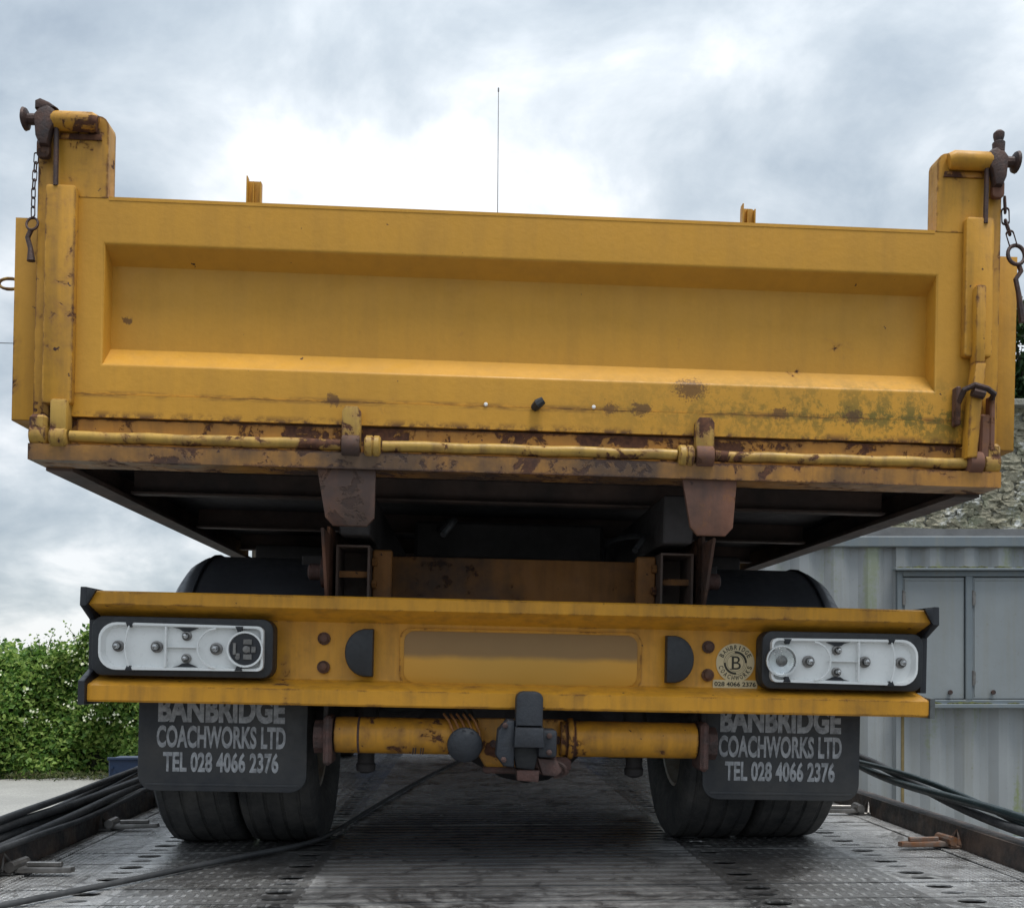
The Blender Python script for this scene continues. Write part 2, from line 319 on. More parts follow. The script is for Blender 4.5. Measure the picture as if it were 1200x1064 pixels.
def tube(bm, pts, r, n=10, cap=True, closed=False):
    pts = [Vector(p) for p in pts]; rr = r if isinstance(r, (list, tuple)) else [r]*len(pts)
    if closed:
        c = sum(pts, Vector())/len(pts); k = len(pts); nz = (pts[0]-c).cross(pts[k//4]-c).normalized(); fr = [((p-c).normalized(), nz) for p in pts]
    else: fr = frames(pts)
    rings = []
    for p, (u, v), q in zip(pts, fr, rr):
        rings.append([bm.verts.new(p + u*(math.cos(2*PI*i/n)*q) + v*(math.sin(2*PI*i/n)*q)) for i in range(n)])
    fs = []; m = len(rings)
    for j in range(m if closed else m-1):
        A, B = rings[j], rings[(j+1) % m]
        for i in range(n): fs.append(bm.faces.new((A[i], A[(i+1) % n], B[(i+1) % n], B[i])))
    if cap and not closed: fs += [bm.faces.new(rings[0][::-1]), bm.faces.new(rings[-1])]
    bmesh.ops.recalc_face_normals(bm, faces=fs)
    return [v for q in rings for v in q]
def lathe(bm, prof, n=32, axis='y', c=(0, 0, 0), cap=True):
    """prof: (radius, distance along axis)"""
    c = Vector(c); rings = []
    for r, d in prof:
        ring = []
        for i in range(n):
            a_ = 2*PI*i/n; ca, sa = math.cos(a_)*r, math.sin(a_)*r
            ring.append(bm.verts.new(c + Vector({'y': (ca, d, sa), 'x': (d, ca, sa), 'z': (ca, sa, d)}[axis])))
        rings.append(ring)
    fs = []
    for A, B in zip(rings, rings[1:]):
        for i in range(n): fs.append(bm.faces.new((A[i], A[(i+1) % n], B[(i+1) % n], B[i])))
    if cap: fs += [bm.faces.new(rings[0][::-1]), bm.faces.new(rings[-1])]
    bmesh.ops.recalc_face_normals(bm, faces=fs)
    return [v for q in rings for v in q]
def smooth_path(pts, n=8):
    pts = [Vector(p) for p in pts]; P = [pts[0]*2-pts[1]]+pts+[pts[-1]*2-pts[-2]]; out = []
    for i in range(1, len(P)-2):
        for k in range(n):
            t = k/n; a_, b_, c_, d_ = P[i-1:i+3]
            out.append(.5*((2*b_)+(c_-a_)*t+(2*a_-5*b_+4*c_-d_)*t*t+(3*b_-3*c_+d_-a_)*t**3))
    out.append(pts[-1]); return out
def NB(): return bmesh.new()
def obj(name, bm, mat, parent=None, smooth=35, loc=None, local=None):
    me = bpy.data.meshes.new(name); bm.to_mesh(me); bm.free(); me.materials.append(mat)
    if smooth:
        me.shade_smooth(); me.set_sharp_from_angle(angle=R(smooth))
    o = bpy.data.objects.new(name, me); COL.objects.link(o)
    if parent: o.parent = parent
    if loc: o.location = loc
    if local is not None: o.matrix_local = local
    return o
def raw(name, verts, faces, mat, parent=None, smooth=0, attr=None):
    me = bpy.data.meshes.new(name); me.from_pydata(verts, [], faces); me.materials.append(mat)
    if attr is not None:
        a_ = me.attributes.new('rnd', 'FLOAT', 'FACE'); a_.data.foreach_set('value', attr)
    if smooth: me.shade_smooth(); me.set_sharp_from_angle(angle=R(smooth))
    o = bpy.data.objects.new(name, me); COL.objects.link(o)
    if parent: o.parent = parent
    return o
def tag(o, label, cat, group=None):
    o['label'] = label; o['category'] = cat
    if group: o['group'] = group
    return o
def thing(name, label, cat, loc=(0, 0, 0), group=None):
    o = bpy.data.objects.new(name, None); COL.objects.link(o); o.location = loc; o.empty_display_size = .3
    return tag(o, label, cat, group)
def struct(o): o['kind'] = 'structure'; return o
def text_mesh(txt, x0, x1, z0, z1, y, thick=.0012, bold=.02, spacing=1.0):
    cu = bpy.data.curves.new('t', 'FONT'); cu.body = txt; cu.size = 1; cu.extrude = .5; cu.offset = bold; cu.space_character = spacing; cu.resolution_u = 4
    to = bpy.data.objects.new('t', cu); COL.objects.link(to)
    bpy.context.view_layer.update()
    me = bpy.data.meshes.new_from_object(to.evaluated_get(bpy.context.evaluated_depsgraph_get()))
    bpy.data.objects.remove(to); bpy.data.curves.remove(cu)
    bm = NB(); bm.from_mesh(me); bpy.data.meshes.remove(me)
    xs = [v.co.x for v in bm.verts]; ys = [v.co.y for v in bm.verts]; a0, a1, b0, b1 = min(xs), max(xs), min(ys), max(ys)
    for v in bm.verts:
        v.co = Vector((x0+(v.co.x-a0)/(a1-a0)*(x1-x0), y-v.co.z*thick*2, z0+(v.co.y-b0)/(b1-b0)*(z1-z0)))
    return bm
def merge(dst, src, mat=None):
    me = bpy.data.meshes.new('tmp'); src.to_mesh(me); src.free()
    if mat is not None: me.transform(mat)
    dst.from_mesh(me); bpy.data.meshes.remove(me)

# ------------------------------------------------------------------ ground and distance
DZ = 1.02            # height of the recovery deck
def sheet(name, x0, x1, y0, y1, z, mat):
    return struct(raw(name, [(x0, y0, z), (x1, y0, z), (x1, y1, z), (x0, y1, z)], [(0, 1, 2, 3)], mat))
sheet('ground', -1500, 1500, -1500, 1500, -.004, M['field'])
sheet('yard', -60, 60, -40, 6.0, .004, simple('low_bounce_tarmac', (.075, .075, .075), .85, 0, .4, 30, .5, .01, c2=(.05, .05, .05)))  # unseen near ground made dark to cut bounce light on the tailgate
sheet('road', -60, 60, 6.0, 22, .004, M['road'])
# far hills
vv = []; ff = []; nx = 160
for i in range(nx+1):
    x = -900 + 1800*i/nx
    h = 9 + 5*math.sin(i*.35)+3*math.sin(i*.9+1)+1.2*math.sin(i*2.7) + random.random()*.8
    h *= .45
    vv += [(x, 500, -1), (x, 520, h), (x, 640, h+1.5), (x, 900, -2)]
for i in range(nx):
    for k in range(3):
        a0 = i*4+k; ff.append((a0, a0+4, a0+5, a0+1))
struct(raw('hills', vv, ff, M['hill'], smooth=60))

# ------------------------------------------------------------------ foliage
def leaves(centers, size, out_dir=None, jitter=.5, aspect=.6):
    """one folded leaf (two quads sharing a midrib) at each centre"""
    n = len(centers); d = rng.normal(size=(n, 3)); d[:, 2] += .3
    if out_dir is not None: d = d*jitter + out_dir
    d /= np.linalg.norm(d, axis=1, keepdims=True)
    t = rng.normal(size=(n, 3)); t -= d*np.sum(t*d, axis=1, keepdims=True); t /= np.linalg.norm(t, axis=1, keepdims=True)
    b = np.cross(d, t); s = size*rng.uniform(.6, 1.35, size=(n, 1))
    c = centers
    q = np.stack([c-t*s, c+b*s*aspect+d*s*.18, c+t*s, c-b*s*aspect+d*s*.18], axis=1).reshape(-1, 3)
    f = []
    base = np.arange(n)*4
    f = np.stack([np.stack([base, base+1, base+2], 1), np.stack([base, base+2, base+3], 1)], 1).reshape(-1, 3)
    att = np.repeat(rng.random(n)*10, 2)
    return q, f, att
def leaf_obj(name, c, size, mat, parent=None, out_dir=None, jitter=.8, aspect=.6):
    q, f, att = leaves(c, size, out_dir, jitter, aspect)
    return raw(name, q.tolist(), f.tolist(), mat, parent, attr=att.astype(np.float32))

# hedge (front face along the road, a few metres run)
def hedge():
    root = thing('hedge', 'tall green hedge with cream blossom along the far side of the road', 'hedge', (-5.5, 14.8, 0))
    X0, X1 = -6.5, 5.5
    def top(x): return 1.66 + .09*np.sin(x*3.1)+.05*np.sin(x*7.3)+.04*np.sin(x*17.) + .26*np.clip((x+.95)/1.1, 0, 1)
    def front(x, z): return -.35 + .22*np.sin(x*1.1+z*.9)+.16*np.sin(x*2.7+1.3*z+1)+.10*np.sin(x*5.9-z*3.1) + .16*(z-1)**2 + x*(-.09)
    n = 90000
    x = rng.uniform(X0, X1, n); z = rng.random(n)**.9*top(x); dep = rng.exponential(.16, n); y = front(x, z)+dep
    # knock out darker holes
    hole = np.sin(x*4.3+1)*np.sin(z*5.1+x)+rng.normal(size=n)*.35
    y = y+np.where(hole > .85, .25, 0)
    c1 = np.stack([x, y, z], 1)
    n2 = 22000; x = rng.uniform(X0, X1, n2); y = front(x, top(x))+rng.uniform(0, 1.5, n2); z = top(x)+rng.normal(0, .07, n2)
    c2 = np.stack([x, y, z], 1)
    leaf_obj('foliage', np.concatenate([c1, c2]), .042, M['leaf'], root, np.array([0, -.5, .5]))
    bm = NB(); prism(bm, [(X0+.15, .20-.09*X0), (X1-.15, .20-.09*X1), (X1-.15, 1.0-.09*X1), (X0+.15, 1.0-.09*X0)], 0, 1.55, 'z'); obj('branch_core', bm, M['hedgecore'], root)
    n3_ = 9000; zz_ = rng.random(n3_)*1.8; yy_ = rng.uniform(0, 1.3, n3_)
    c3 = np.stack([np.where(rng.random(n3_) < .5, X0+rng.normal(0, .07, n3_), X1+rng.normal(0, .07, n3_)), yy_, zz_], 1); c3[:, 1] -= c3[:, 0]*.09
    leaf_obj('end_foliage', c3, .042, M['leaf'], root)
    # blossom heads
    k = 0; cs = []
    while k < 520:
        x = random.uniform(X0, X1); z = random.uniform(.75, 1.9)
        if math.sin(x*2.1+.5)+math.sin(z*4+x*1.7) + random.gauss(0, .9) < .2: continue
        y = front(x, z)-.02; nb = random.randint(1, 6)
        cs.append(np.array([x, y, z])+rng.normal(size=(nb, 3))*[.045, .02, .035]); k += 1
    leaf_obj('blossom', np.concatenate(cs), .020, M['bloss'], root, np.array([0, -1, .4]), .6, .8)
    # loose shoots rising above the top
    ls = []
    for sx in [-.86, -.74, -.63, -.55, -.40, -.31, -.18, -.06, .05, .16, .30, .44, .9, 1.7, 2.6, -1.4, -2.2, -3.5]:
        h0 = float(top(np.array(sx)))-.15; L_ = random.uniform(.25, .52); lean = random.uniform(-.25, .25); y0 = float(front(sx, h0))+.3
        pts = [(sx+lean*t*t, y0, h0+L_*t) for t in [0, .25, .5, .75, 1]]
        tw = NB(); tube(tw, pts, [.008, .007, .005, .004, .002], 5); obj('shoot', tw, M['bark'], root)
        for t in np.linspace(.3, 1, 26): ls.append([sx+lean*t*t+random.gauss(0, .045), y0+random.gauss(0, .04), h0+L_*t+random.gauss(0, .03)])
    leaf_obj('shoot_leaves', np.array(ls), .026, M['leaf'], root)
    return root
hedge()
# grass verge at the foot of the hedge
n = 4000; x = rng.uniform(-12.5, 0.5, n); y = 14.42+rng.normal(0, .10, n)-(x+5.5)*.09
c = np.stack([x, y, rng.uniform(0.01, .10, n)], 1); g_ = leaf_obj('grass_verge', c, .045, M['grassm'], None, np.array([0, -.6, .2]), 1., .2); tag(g_, 'ragged grass at the foot of the hedge', 'grass'); g_['kind'] = 'stuff'

def tree(name, label, x, y, h, crown_z, rx, rz, mat, nleaf, size, clumps=26, cat='tree'):
    root = thing(name, label, cat, (x, y, 0)); bm = NB()
    tube(bm, [(0, 0, 0), (.05, .02, h*.3), (-.04, .05, h*.6), (.03, 0, h*.85)], [.22, .17, .11, .04], 10)
    pts = []
    for i in range(clumps):
        a_ = random.uniform(0, 2*PI); u = random.uniform(-1, 1); rr = random.uniform(.45, .95)
        q = Vector((math.cos(a_)*rx*rr*math.sqrt(1-u*u*.8), math.sin(a_)*rx*rr*math.sqrt(1-u*u*.8), crown_z+u*rz*.85))
        z0 = random.uniform(h*.3, h*.7); mid = Vector((q.x*.4, q.y*.4, (z0+q.z)/2+.1)); tube(bm, [(0, 0, z0), mid, q], [.07, .04, .012], 6)
        k = nleaf//clumps; s = random.uniform(.3, .5)*min(rx, rz)
        d = rng.normal(size=(k, 3)); d /= np.linalg.norm(d, axis=1, keepdims=True); d *= (rng.random((k, 1))**.45)
        pts.append(np.array(q)+d*s*np.array([1.15, 1.15, .8]))
    obj('trunk', bm, M['bark'], root); leaf_obj('crown', np.concatenate(pts), size, mat, root)
    return root
def world_at(u, v, depth):
    th = R(2.58); t = (u-600)/1220
    return (-.10+depth*(math.cos(th)*t+math.sin(th)), depth*(math.cos(th)-math.sin(th)*t), 1.545-(v-780)/1220*depth)

# ------------------------------------------------------------------ container (frontal to the camera's street side)
CA = Matrix.Translation((-.10, 0, 0)) @ Matrix.Rotation(R(-2.58), 4, 'Z')       # yard frame: the container stands square to it
def cobj(name, bm, mat, parent=None, **k): return obj(name, bm, mat, parent, **k)
D = 8.45; uu = lambda u: (u-600)/1220*D; zz = lambda v: 1.545-(v-780)/1220*D
croot = thing('shipping_container', 'pale blue grey corrugated container with shuttered window behind the truck', 'container')
croot.matrix_world = CA @ Matrix.Translation((1.4, D, 0))
ox = 1.4
def corr(x0, x1, z0, z1, pitch=.278, dpt=.036, y=0.):
    pts = [(0, 0), (.072, 0), (.14, dpt), (.21, dpt), (.278, 0)]; bm = NB(); top = []; bot = []; x = x0
    while x < x1:
        for px_, py_ in pts[:-1]:
            X = min(x+px_*pitch/.278, x1); top.append((X, y+py_, z1)); bot.append((X, y+py_, z0))
        x += pitch
    top.append((x1, y, z1)); bot.append((x1, y, z0))
    a_ = [bm.verts.new(p) for p in top]; b_ = [bm.verts.new(p) for p in bot]
    c_ = [bm.verts.new((p[0], p[1]+.05, p[2])) for p in top]; d_ = [bm.verts.new((p[0], p[1]+.05, p[2])) for p in bot]
    fs = []
    for i in range(len(a_)-1):
        if (a_[i].co-a_[i+1].co).length < 1e-6: continue
        fs.append(bm.faces.new((a_[i], b_[i], b_[i+1], a_[i+1]))); fs.append(bm.faces.new((c_[i+1], d_[i+1], d_[i], c_[i])))
    return bm
WX0, WX1 = uu(1050)-ox, uu(1215)-ox; WZ0, WZ1 = zz(826), zz(669); ZT = zz(641)
LX = uu(845)-ox; RX = LX+6.06
for (a0, a1, b0, b1) in ((LX+.08, WX0-.002, .16, ZT), (WX0, WX1, .16, WZ0), (WX0, WX1, WZ1+.0, ZT), (WX1+.002, RX-.08, .16, ZT)):
    st_ = LX+.08+math.ceil((a0-LX-.08)/.278-1e-6)*.278
    cobj('corrugated_wall', corr(a0, a1, b0, b1), M['cont'], croot, smooth=0)
bm = NB(); box(bm, LX, RX, -.03, .10, ZT, ZT+.085, .006); cobj('top_rail', bm, M['contd'], croot)
bm = NB(); box(bm, LX, RX, -.03, .12, .02, .16, .006); cobj('bottom_rail', bm, M['contd'], croot)
for a0 in (LX-.001, RX-.079):
    bm = NB(); box(bm, a0, a0+.08, -.035, .12, .02, ZT+.088, .006); cobj('corner_post', bm, M['contd'], croot)
bm = NB(); box(bm, LX+.01, RX-.01, .10, 2.44, .03, ZT+.07); cobj('container_shell', bm, M['cont'], croot)
# window frame with two shutters
F = .045; MX = uu(1134)-ox
bm = NB()
box(bm, WX0, WX0+F, -.03, .05, WZ0, WZ1, .004); box(bm, WX1-F, WX1, -.03, .05, WZ0, WZ1, .004)
box(bm, WX0+F, WX1-F, -.031, .05, WZ1-F, WZ1, .004); box(bm, WX0+F, WX1-F, -.031, .05, WZ0, WZ0+F, .004); box(bm, MX-.028, MX+.028, -.032, .05, WZ0+F, WZ1-F, .004)
wf = cobj('window_frame', bm, M['contd'], croot)
bm = NB(); box(bm, WX0-.03, WX1+.03, -.075, .0, WZ1, WZ1+.018, .003); cobj('drip_ledge', bm, M['contd'], wf)
bm = NB(); box(bm, WX0-.03, WX1+.03, -.085, -.032, WZ0-.02, WZ0+.012, .003); cobj('window_sill', bm, M['contd'], wf)
for x0, x1 in ((WX0+F+.006, MX-.034), (MX+.034, WX1-F-.006)):
    bm = NB(); box(bm, x0, x1, -.012, .03, WZ0+F+.006, WZ1-F-.006, .004)
    # raised edge strip
    box(bm, x0+.012, x1-.012, -.018, -.010, WZ1-F-.034, WZ1-F-.018, .002); box(bm, x0+.012, x0+.022, -.018, -.010, WZ0+F+.03, WZ1-F-.035, .002)
    s_ = cobj('shutter', bm, M['shut'], croot)
    bm = NB(); lathe(bm, [(.018, -.04), (.02, -.03), (.012, -.013)], 12, 'y', (x1-.12 if x0 < MX-.2 else x0+.16, 0, WZ0+F+.06)); cobj('shutter_knob', bm, M['iron'], s_)
    for z in (WZ1-.22, WZ0+.22):
        bm = NB(); tube(bm, [(x0-.002, -.03, z-.06), (x0-.002, -.03, z+.06)], .011, 8); box(bm, x0, x0+.02, -.026, -.012, z-.05, z+.05); cobj('hinge', bm, M['steel'], s_)
# moss lumps on ledge and sill
mb = NB()
for i in range(46):
    if i % 2: x = random.uniform(WX0, WX1); z = WZ1+.02; y = -.055
    else: x = random.choice([random.gauss(MX-.05, .12), random.uniform(WX0, WX1)]); z = WZ0+.014; y = -.062
    x = min(max(x, WX0), WX1)
    r_ = bmesh.ops.create_icosphere(mb, subdivisions=1, radius=1); s = random.uniform(.012, .035)
    for v in r_['verts']: v.co = Vector((x+v.co.x*s*1.8, y+v.co.y*s*.6, z+max(v.co.z, -.2)*s*.5))
mo = cobj('moss', mb, M['moss'], wf); mo['kind'] = 'stuff'
# rust streak pipe on the wall (thin brown weathered strip)
bm = NB(); box(bm, uu(1056)-ox, uu(1056)-ox+.022, -.006, .01, .3, WZ0-.02); cobj('cover_strip', bm, simple('rust_stained_strip', (.20, .15, .06), .8, 0, .4, 9, .3, .003), croot)

# sloping fascia board over the container
bm = NB(); zA = zz(623)
prism(bm, [(uu(1000)-ox, ZT+.088), (RX, ZT+.088), (RX, ZT+.15), (uu(1100)-ox, ZT+.148), (uu(1000)-ox, ZT+.176)], .0, .16, 'y'); fb = obj('fascia_board', bm, M['fascia'], None)
fb.matrix_world = CA @ Matrix.Translation((1.4, D, 0)); tag(fb, 'weathered grey board lying along the container roof edge', 'board')

# ------------------------------------------------------------------ old stone building behind
SD = 12.0
sroot = thing('stone_building', 'old lichened rubble stone gable behind the grey container', 'building'); sroot.matrix_world = CA @ Matrix.Translation((3.6, SD, 0))
sx0, sx1 = 2.35-3.6, 8.2-3.6; sz1 = 1.545+(780-474)/1220*SD
bm = NB(); box(bm, sx0, sx1, .12, 5, 0, sz1-.02); obj('wall', bm, M['mortar'], sroot)
protos = []
for k in range(10):
    b = NB(); bmesh.ops.create_icosphere(b, subdivisions=3, radius=1)
    sd_ = random.random()*50
    for v in b.verts:
        c_ = v.co; q = Vector([math.copysign(abs(t)**.55, t) for t in c_]); v.co = q*(.84+.45*mnoise.noise(q*1.6+Vector((sd_, 0, 0)))+.22*mnoise.noise(q*4.1+Vector((0, sd_, 0))))
    me = bpy.data.meshes.new('stone'); b.to_mesh(me); b.free(); me.materials.append(M['stone']); me.shade_smooth(); me.set_sharp_from_angle(angle=R(28)); protos.append(me)
z = 2.72; cnt = 0
while z < sz1-.02:
    rh = random.uniform(.07, .125); x = 3.35-3.6 + random.uniform(0, .1)
    lim = 2.75
    while x < lim and cnt < 298:
        ww = random.uniform(.12, .34)
        o = bpy.data.objects.new('stone', random.choice(protos)); COL.objects.link(o); o.parent = sroot
        o.location = (x+ww/2, .115+random.uniform(-.010, .015), z+rh/2+random.uniform(-.008, .008)); o.scale = (ww*.58, random.uniform(.030, .060), rh*.66)
        o.rotation_euler = (random.uniform(-.1, .1), random.uniform(-.07, .07), random.uniform(-.1, .1)); x += ww*1.02; cnt += 1
    z += rh*1.04
# coping row of bigger dark stones
bm = NB(); box(bm, sx0-.05, sx1, -.04, 5.1, sz1-.018, sz1+.06, .01); obj('coping', bm, M['mortar'], sroot)
X, Y_, Z_ = world_at(1235, 420, 13.4)
tree('ivy_clad_tree', 'dark green ivy covered tree rising behind the stone wall', X, Y_, 5.6, 5.1, 1.0, 1.15, M['leaf2'], 26000, .045)

# ------------------------------------------------------------------ recovery truck deck
rec = thing('recovery_truck', 'recovery lorry with ribbed damp grey steel loading deck', 'truck', (0, 0, 0))
XL, XR, DC = -1.25, 1.31, .03
PW = .16; Y1D = .56; NPL = 48
def plank():
    bm = NB(); edges = []
    def loop(pts):
        vs_ = [bm.verts.new((a_, b_, 0)) for a_, b_ in pts]
        return [bm.edges.new((vs_[i], vs_[(i+1) % len(vs_)])) for i in range(len(vs_))], vs_
    e1, outer = loop([(XL, .004), (XR, .004), (XR, PW-.004), (XL, PW-.004)]); edges += e1; holes = []
    for xc, w_ in ((-1.0, .033), (1.0, .033), (-.56, .033), (.56, .033)):
        for k, yc in enumerate((.045, .115)):
            wq = w_*(1. if k else .86); hq = .021 if k else .013
            pts = [(DC+xc+wq*math.copysign(abs(math.cos(t))**.75, math.cos(t)), yc+hq*math.sin(t)) for t in [2*PI*i/12 for i in range(12)]]
            e2, hv = loop(pts[::-1]); edges += e2; holes.append(hv)
    bmesh.ops.triangle_fill(bm, use_beauty=True, edges=edges)
    bmesh.ops.recalc_face_normals(bm, faces=bm.faces[:])
    if bm.faces[0].normal.z < 0: bmesh.ops.reverse_faces(bm, faces=bm.faces[:])
    for hv in holes+[outer]:
        lo = [bm.verts.new((v.co.x, v.co.y, -.0035)) for v in hv]
        for i in range(len(hv)):
            j = (i+1) % len(hv); bm.faces.new((hv[i], hv[j], lo[j], lo[i]))
    # low transverse ridges in the middle band
    for yc in (.03, .08, .13):
        prism(bm, [(yc-.016, .0), (yc-.008, .0022), (yc+.008, .0022), (yc+.016, .0)], DC-.50, DC+.50, 'x')
    return bm
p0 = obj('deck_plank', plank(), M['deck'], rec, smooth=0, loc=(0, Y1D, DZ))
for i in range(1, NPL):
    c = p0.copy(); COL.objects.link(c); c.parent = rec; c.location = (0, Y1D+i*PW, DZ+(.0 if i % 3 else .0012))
Y2D = Y1D+NPL*PW
bm = NB(); box(bm, XL-.02, XR+.02, Y1D, Y2D, DZ-.09, DZ-.05); obj('slot_shade_sheet', bm, simple('dark_deck_void', (.006, .006, .006), .8), rec)  # near-black sheet stands in for the shade below the slots
bm = NB()
for x in (-.45, .5): box(bm, x-.05, x+.05, Y1D+.3, Y2D+2.2, DZ-.36, DZ-.061, .006)
for k in range(8): box(bm, XL, XR, Y1D+.3+k, Y1D+.38+k, DZ-.13, DZ-.062, .004)
obj('subframe', bm, M['drail'], rec)
# side rails: angle with a lip
for s, xb in ((-1, XL), (1, XR)):
    bm = NB(); prof = [(0, 0), (.012, 0), (.018, .048), (.075, .050), (.075, .062), (.004, .066)]
    pts = [(xb+s*a_, DZ+b_) for a_, b_ in prof]
    prism(bm, pts, Y1D, Y2D, 'y'); box(bm, min(xb+s*.002, xb+s*.16), max(xb+s*.002, xb+s*.16), Y1D, Y2D, DZ-.10, DZ-.002, .003); 
    obj('side_rail', bm, M['drail'], rec)
    bm = NB(); box(bm, min(xb-s*.055, xb-s*.004), max(xb-s*.055, xb-s*.004), Y1D, Y2D, DZ+.0005, DZ+.005, .001); obj('kick_strip', bm, M['deck'], rec)
def cleat(x, y, s, mat, ang):
    bm = NB(); mt = Matrix.Translation((x, y, DZ)) @ Matrix.Rotation(ang, 4, 'Z') @ Matrix.Scale(s, 4, (1, 0, 0))
    # tongue
    v = prism(bm, [(0, -.022), (.10, -.016), (.135, -.008), (.14, .006), (.10, .018), (0, .022)], .010, .024, 'z', .002); xf(bm, v, mt)
    v = box(bm, .02, .11, -.006, .006, .024, .036, .002); xf(bm, v, mt)
    v = tube(bm, [(-.005, -.04, .028), (-.005, .04, .028)], .014, 10); xf(bm, v, mt)
    v = tube(bm, [(-.03, -.03, .012), (-.045, 0, .055), (-.03, .03, .012)], .007, 8); xf(bm, v, mt)
    v = box(bm, -.05, .0, -.034, .034, .006, .014, .002); xf(bm, v, mt)
    bmesh.ops.recalc_face_normals(bm, faces=bm.faces[:])
    return obj('cleat', bm, mat, rec)
cr = simple('rusty_cleat', (.20, .085, .035), .6, .4, .6, 30, .5, .003, c2=(.16, .15, .14))
for y, m_, an in ((2.66, M['steel'], -.1), (3.36, M['steel'], .05), (3.95, M['steel'], .0), (1.7, M['steel'], 0)): cleat(XL+.035, y, 1, m_, an)
for y, m_, an in ((2.93, cr, .1), (3.60, M['steel'], -.1), (4.4, M['steel'], 0), (2.0, cr, 0)): cleat(XR-.035, y, -1, m_, an)
# front bulkhead + cab of the recovery lorry, far ahead of the deck
bm = NB(); box(bm, XL+.1, XR-.1, Y2D+.32, Y2D+2.1, .45, 2.35, .10, seg=3); rcab = obj('cab', bm, M['blue'], rec)
bm = NB(); box(bm, XL+.4, XR-.4, Y2D+.312, Y2D+.322, 1.45, 2.1, .02); obj('rear_window', bm, M['wglass'], rcab)

# ------------------------------------------------------------------ tyres
def tyre_mesh(rad, wd, name='tyre', grooves=4):
    bm = NB(); h = wd/2; prof = [(rad*.58, -h*.72), (rad*.62, -h*.86), (rad*.74, -h*1.0), (rad*.86, -h*1.0), (rad*.955, -h*.965), (rad*.988, -h*.88)]
    tw = h*.84
    for g in range(grooves):
        gc = -tw+2*tw*(g+.5)/grooves; prof += [(rad*(1-.010*(gc/h)**2), gc-.012), (rad-.0045, gc-.009), (rad-.0045, gc-.003), (rad*(1-.010*(gc/h)**2), gc+.0)]
    prof += [(rad*.988, h*.88), (rad*.955, h*.965), (rad*.86, h), (rad*.74, h), (rad*.62, h*.86), (rad*.58, h*.72)]
    lathe(bm, prof, 72, 'x', cap=False)
    return bm
def rim_mesh(rad, wd, side):
    bm = NB(); h = wd/2; prof = [(rad*.60, -h*.75), (rad*.56, -h*.70), (rad*.53, -h*.3), (rad*.53, h*.3), (rad*.56, h*.70), (rad*.60, h*.75)]
    lathe(bm, prof, 40, 'x', cap=False); prof = [(rad*.53, side*h*.1), (rad*.42, side*h*.05), (rad*.34, side*h*.35), (.09, side*h*.40), (.085, side*h*.9), (.0601, side*h*.95)]
    lathe(bm, prof, 40, 'x')
    for k in range(6):
        a_ = 2*PI*k/6; lathe(bm, [(.014, side*h*.30), (.014, side*h*.55)], 6, 'x', (0, math.cos(a_)*rad*.27, math.sin(a_)*rad*.27))
    return bm
M['rim'] = simple('painted_rim', (.45, .44, .40), .5, 0, .4, 12, .3, .003, c2=(.22, .14, .08))
# wheels of the recovery lorry under its deck
for i, (y, xs) in enumerate(((3.2, (-.98, 1.04)), (Y2D+1.2, (-1.0, 1.06)))):
    for x in xs:
        t_ = obj('wheel', tyre_mesh(.42, .26), M['tyre'], rec, loc=(x, y, .42)); obj('rim', rim_mesh(.42, .26, 1 if x > 0 else -1), M['rim'], t_)
bm = NB(); tube(bm, [(-.95, 3.2, .42), (1.0, 3.2, .42)], .06, 12); obj('axle', bm, M['drail'], rec)

# ------------------------------------------------------------------ tipper truck
trk = thing('tipper_truck', 'yellow tipper truck seen from behind, strapped on the recovery deck', 'truck', (0, 3.2, DZ))
ROLL = R(1.2)
BODY = Matrix.Translation((0, -3.2, .45)) @ Matrix.Rotation(ROLL, 4, 'Y') @ Matrix.Translation((.03, 0, -.45))
def part(name, bm, mat, smooth=35): return obj(name, bm, mat, trk, smooth, local=BODY)
def sub(name, bm, mat, parent, smooth=35): return obj(name, bm, mat, parent, smooth)
YT = 2.50
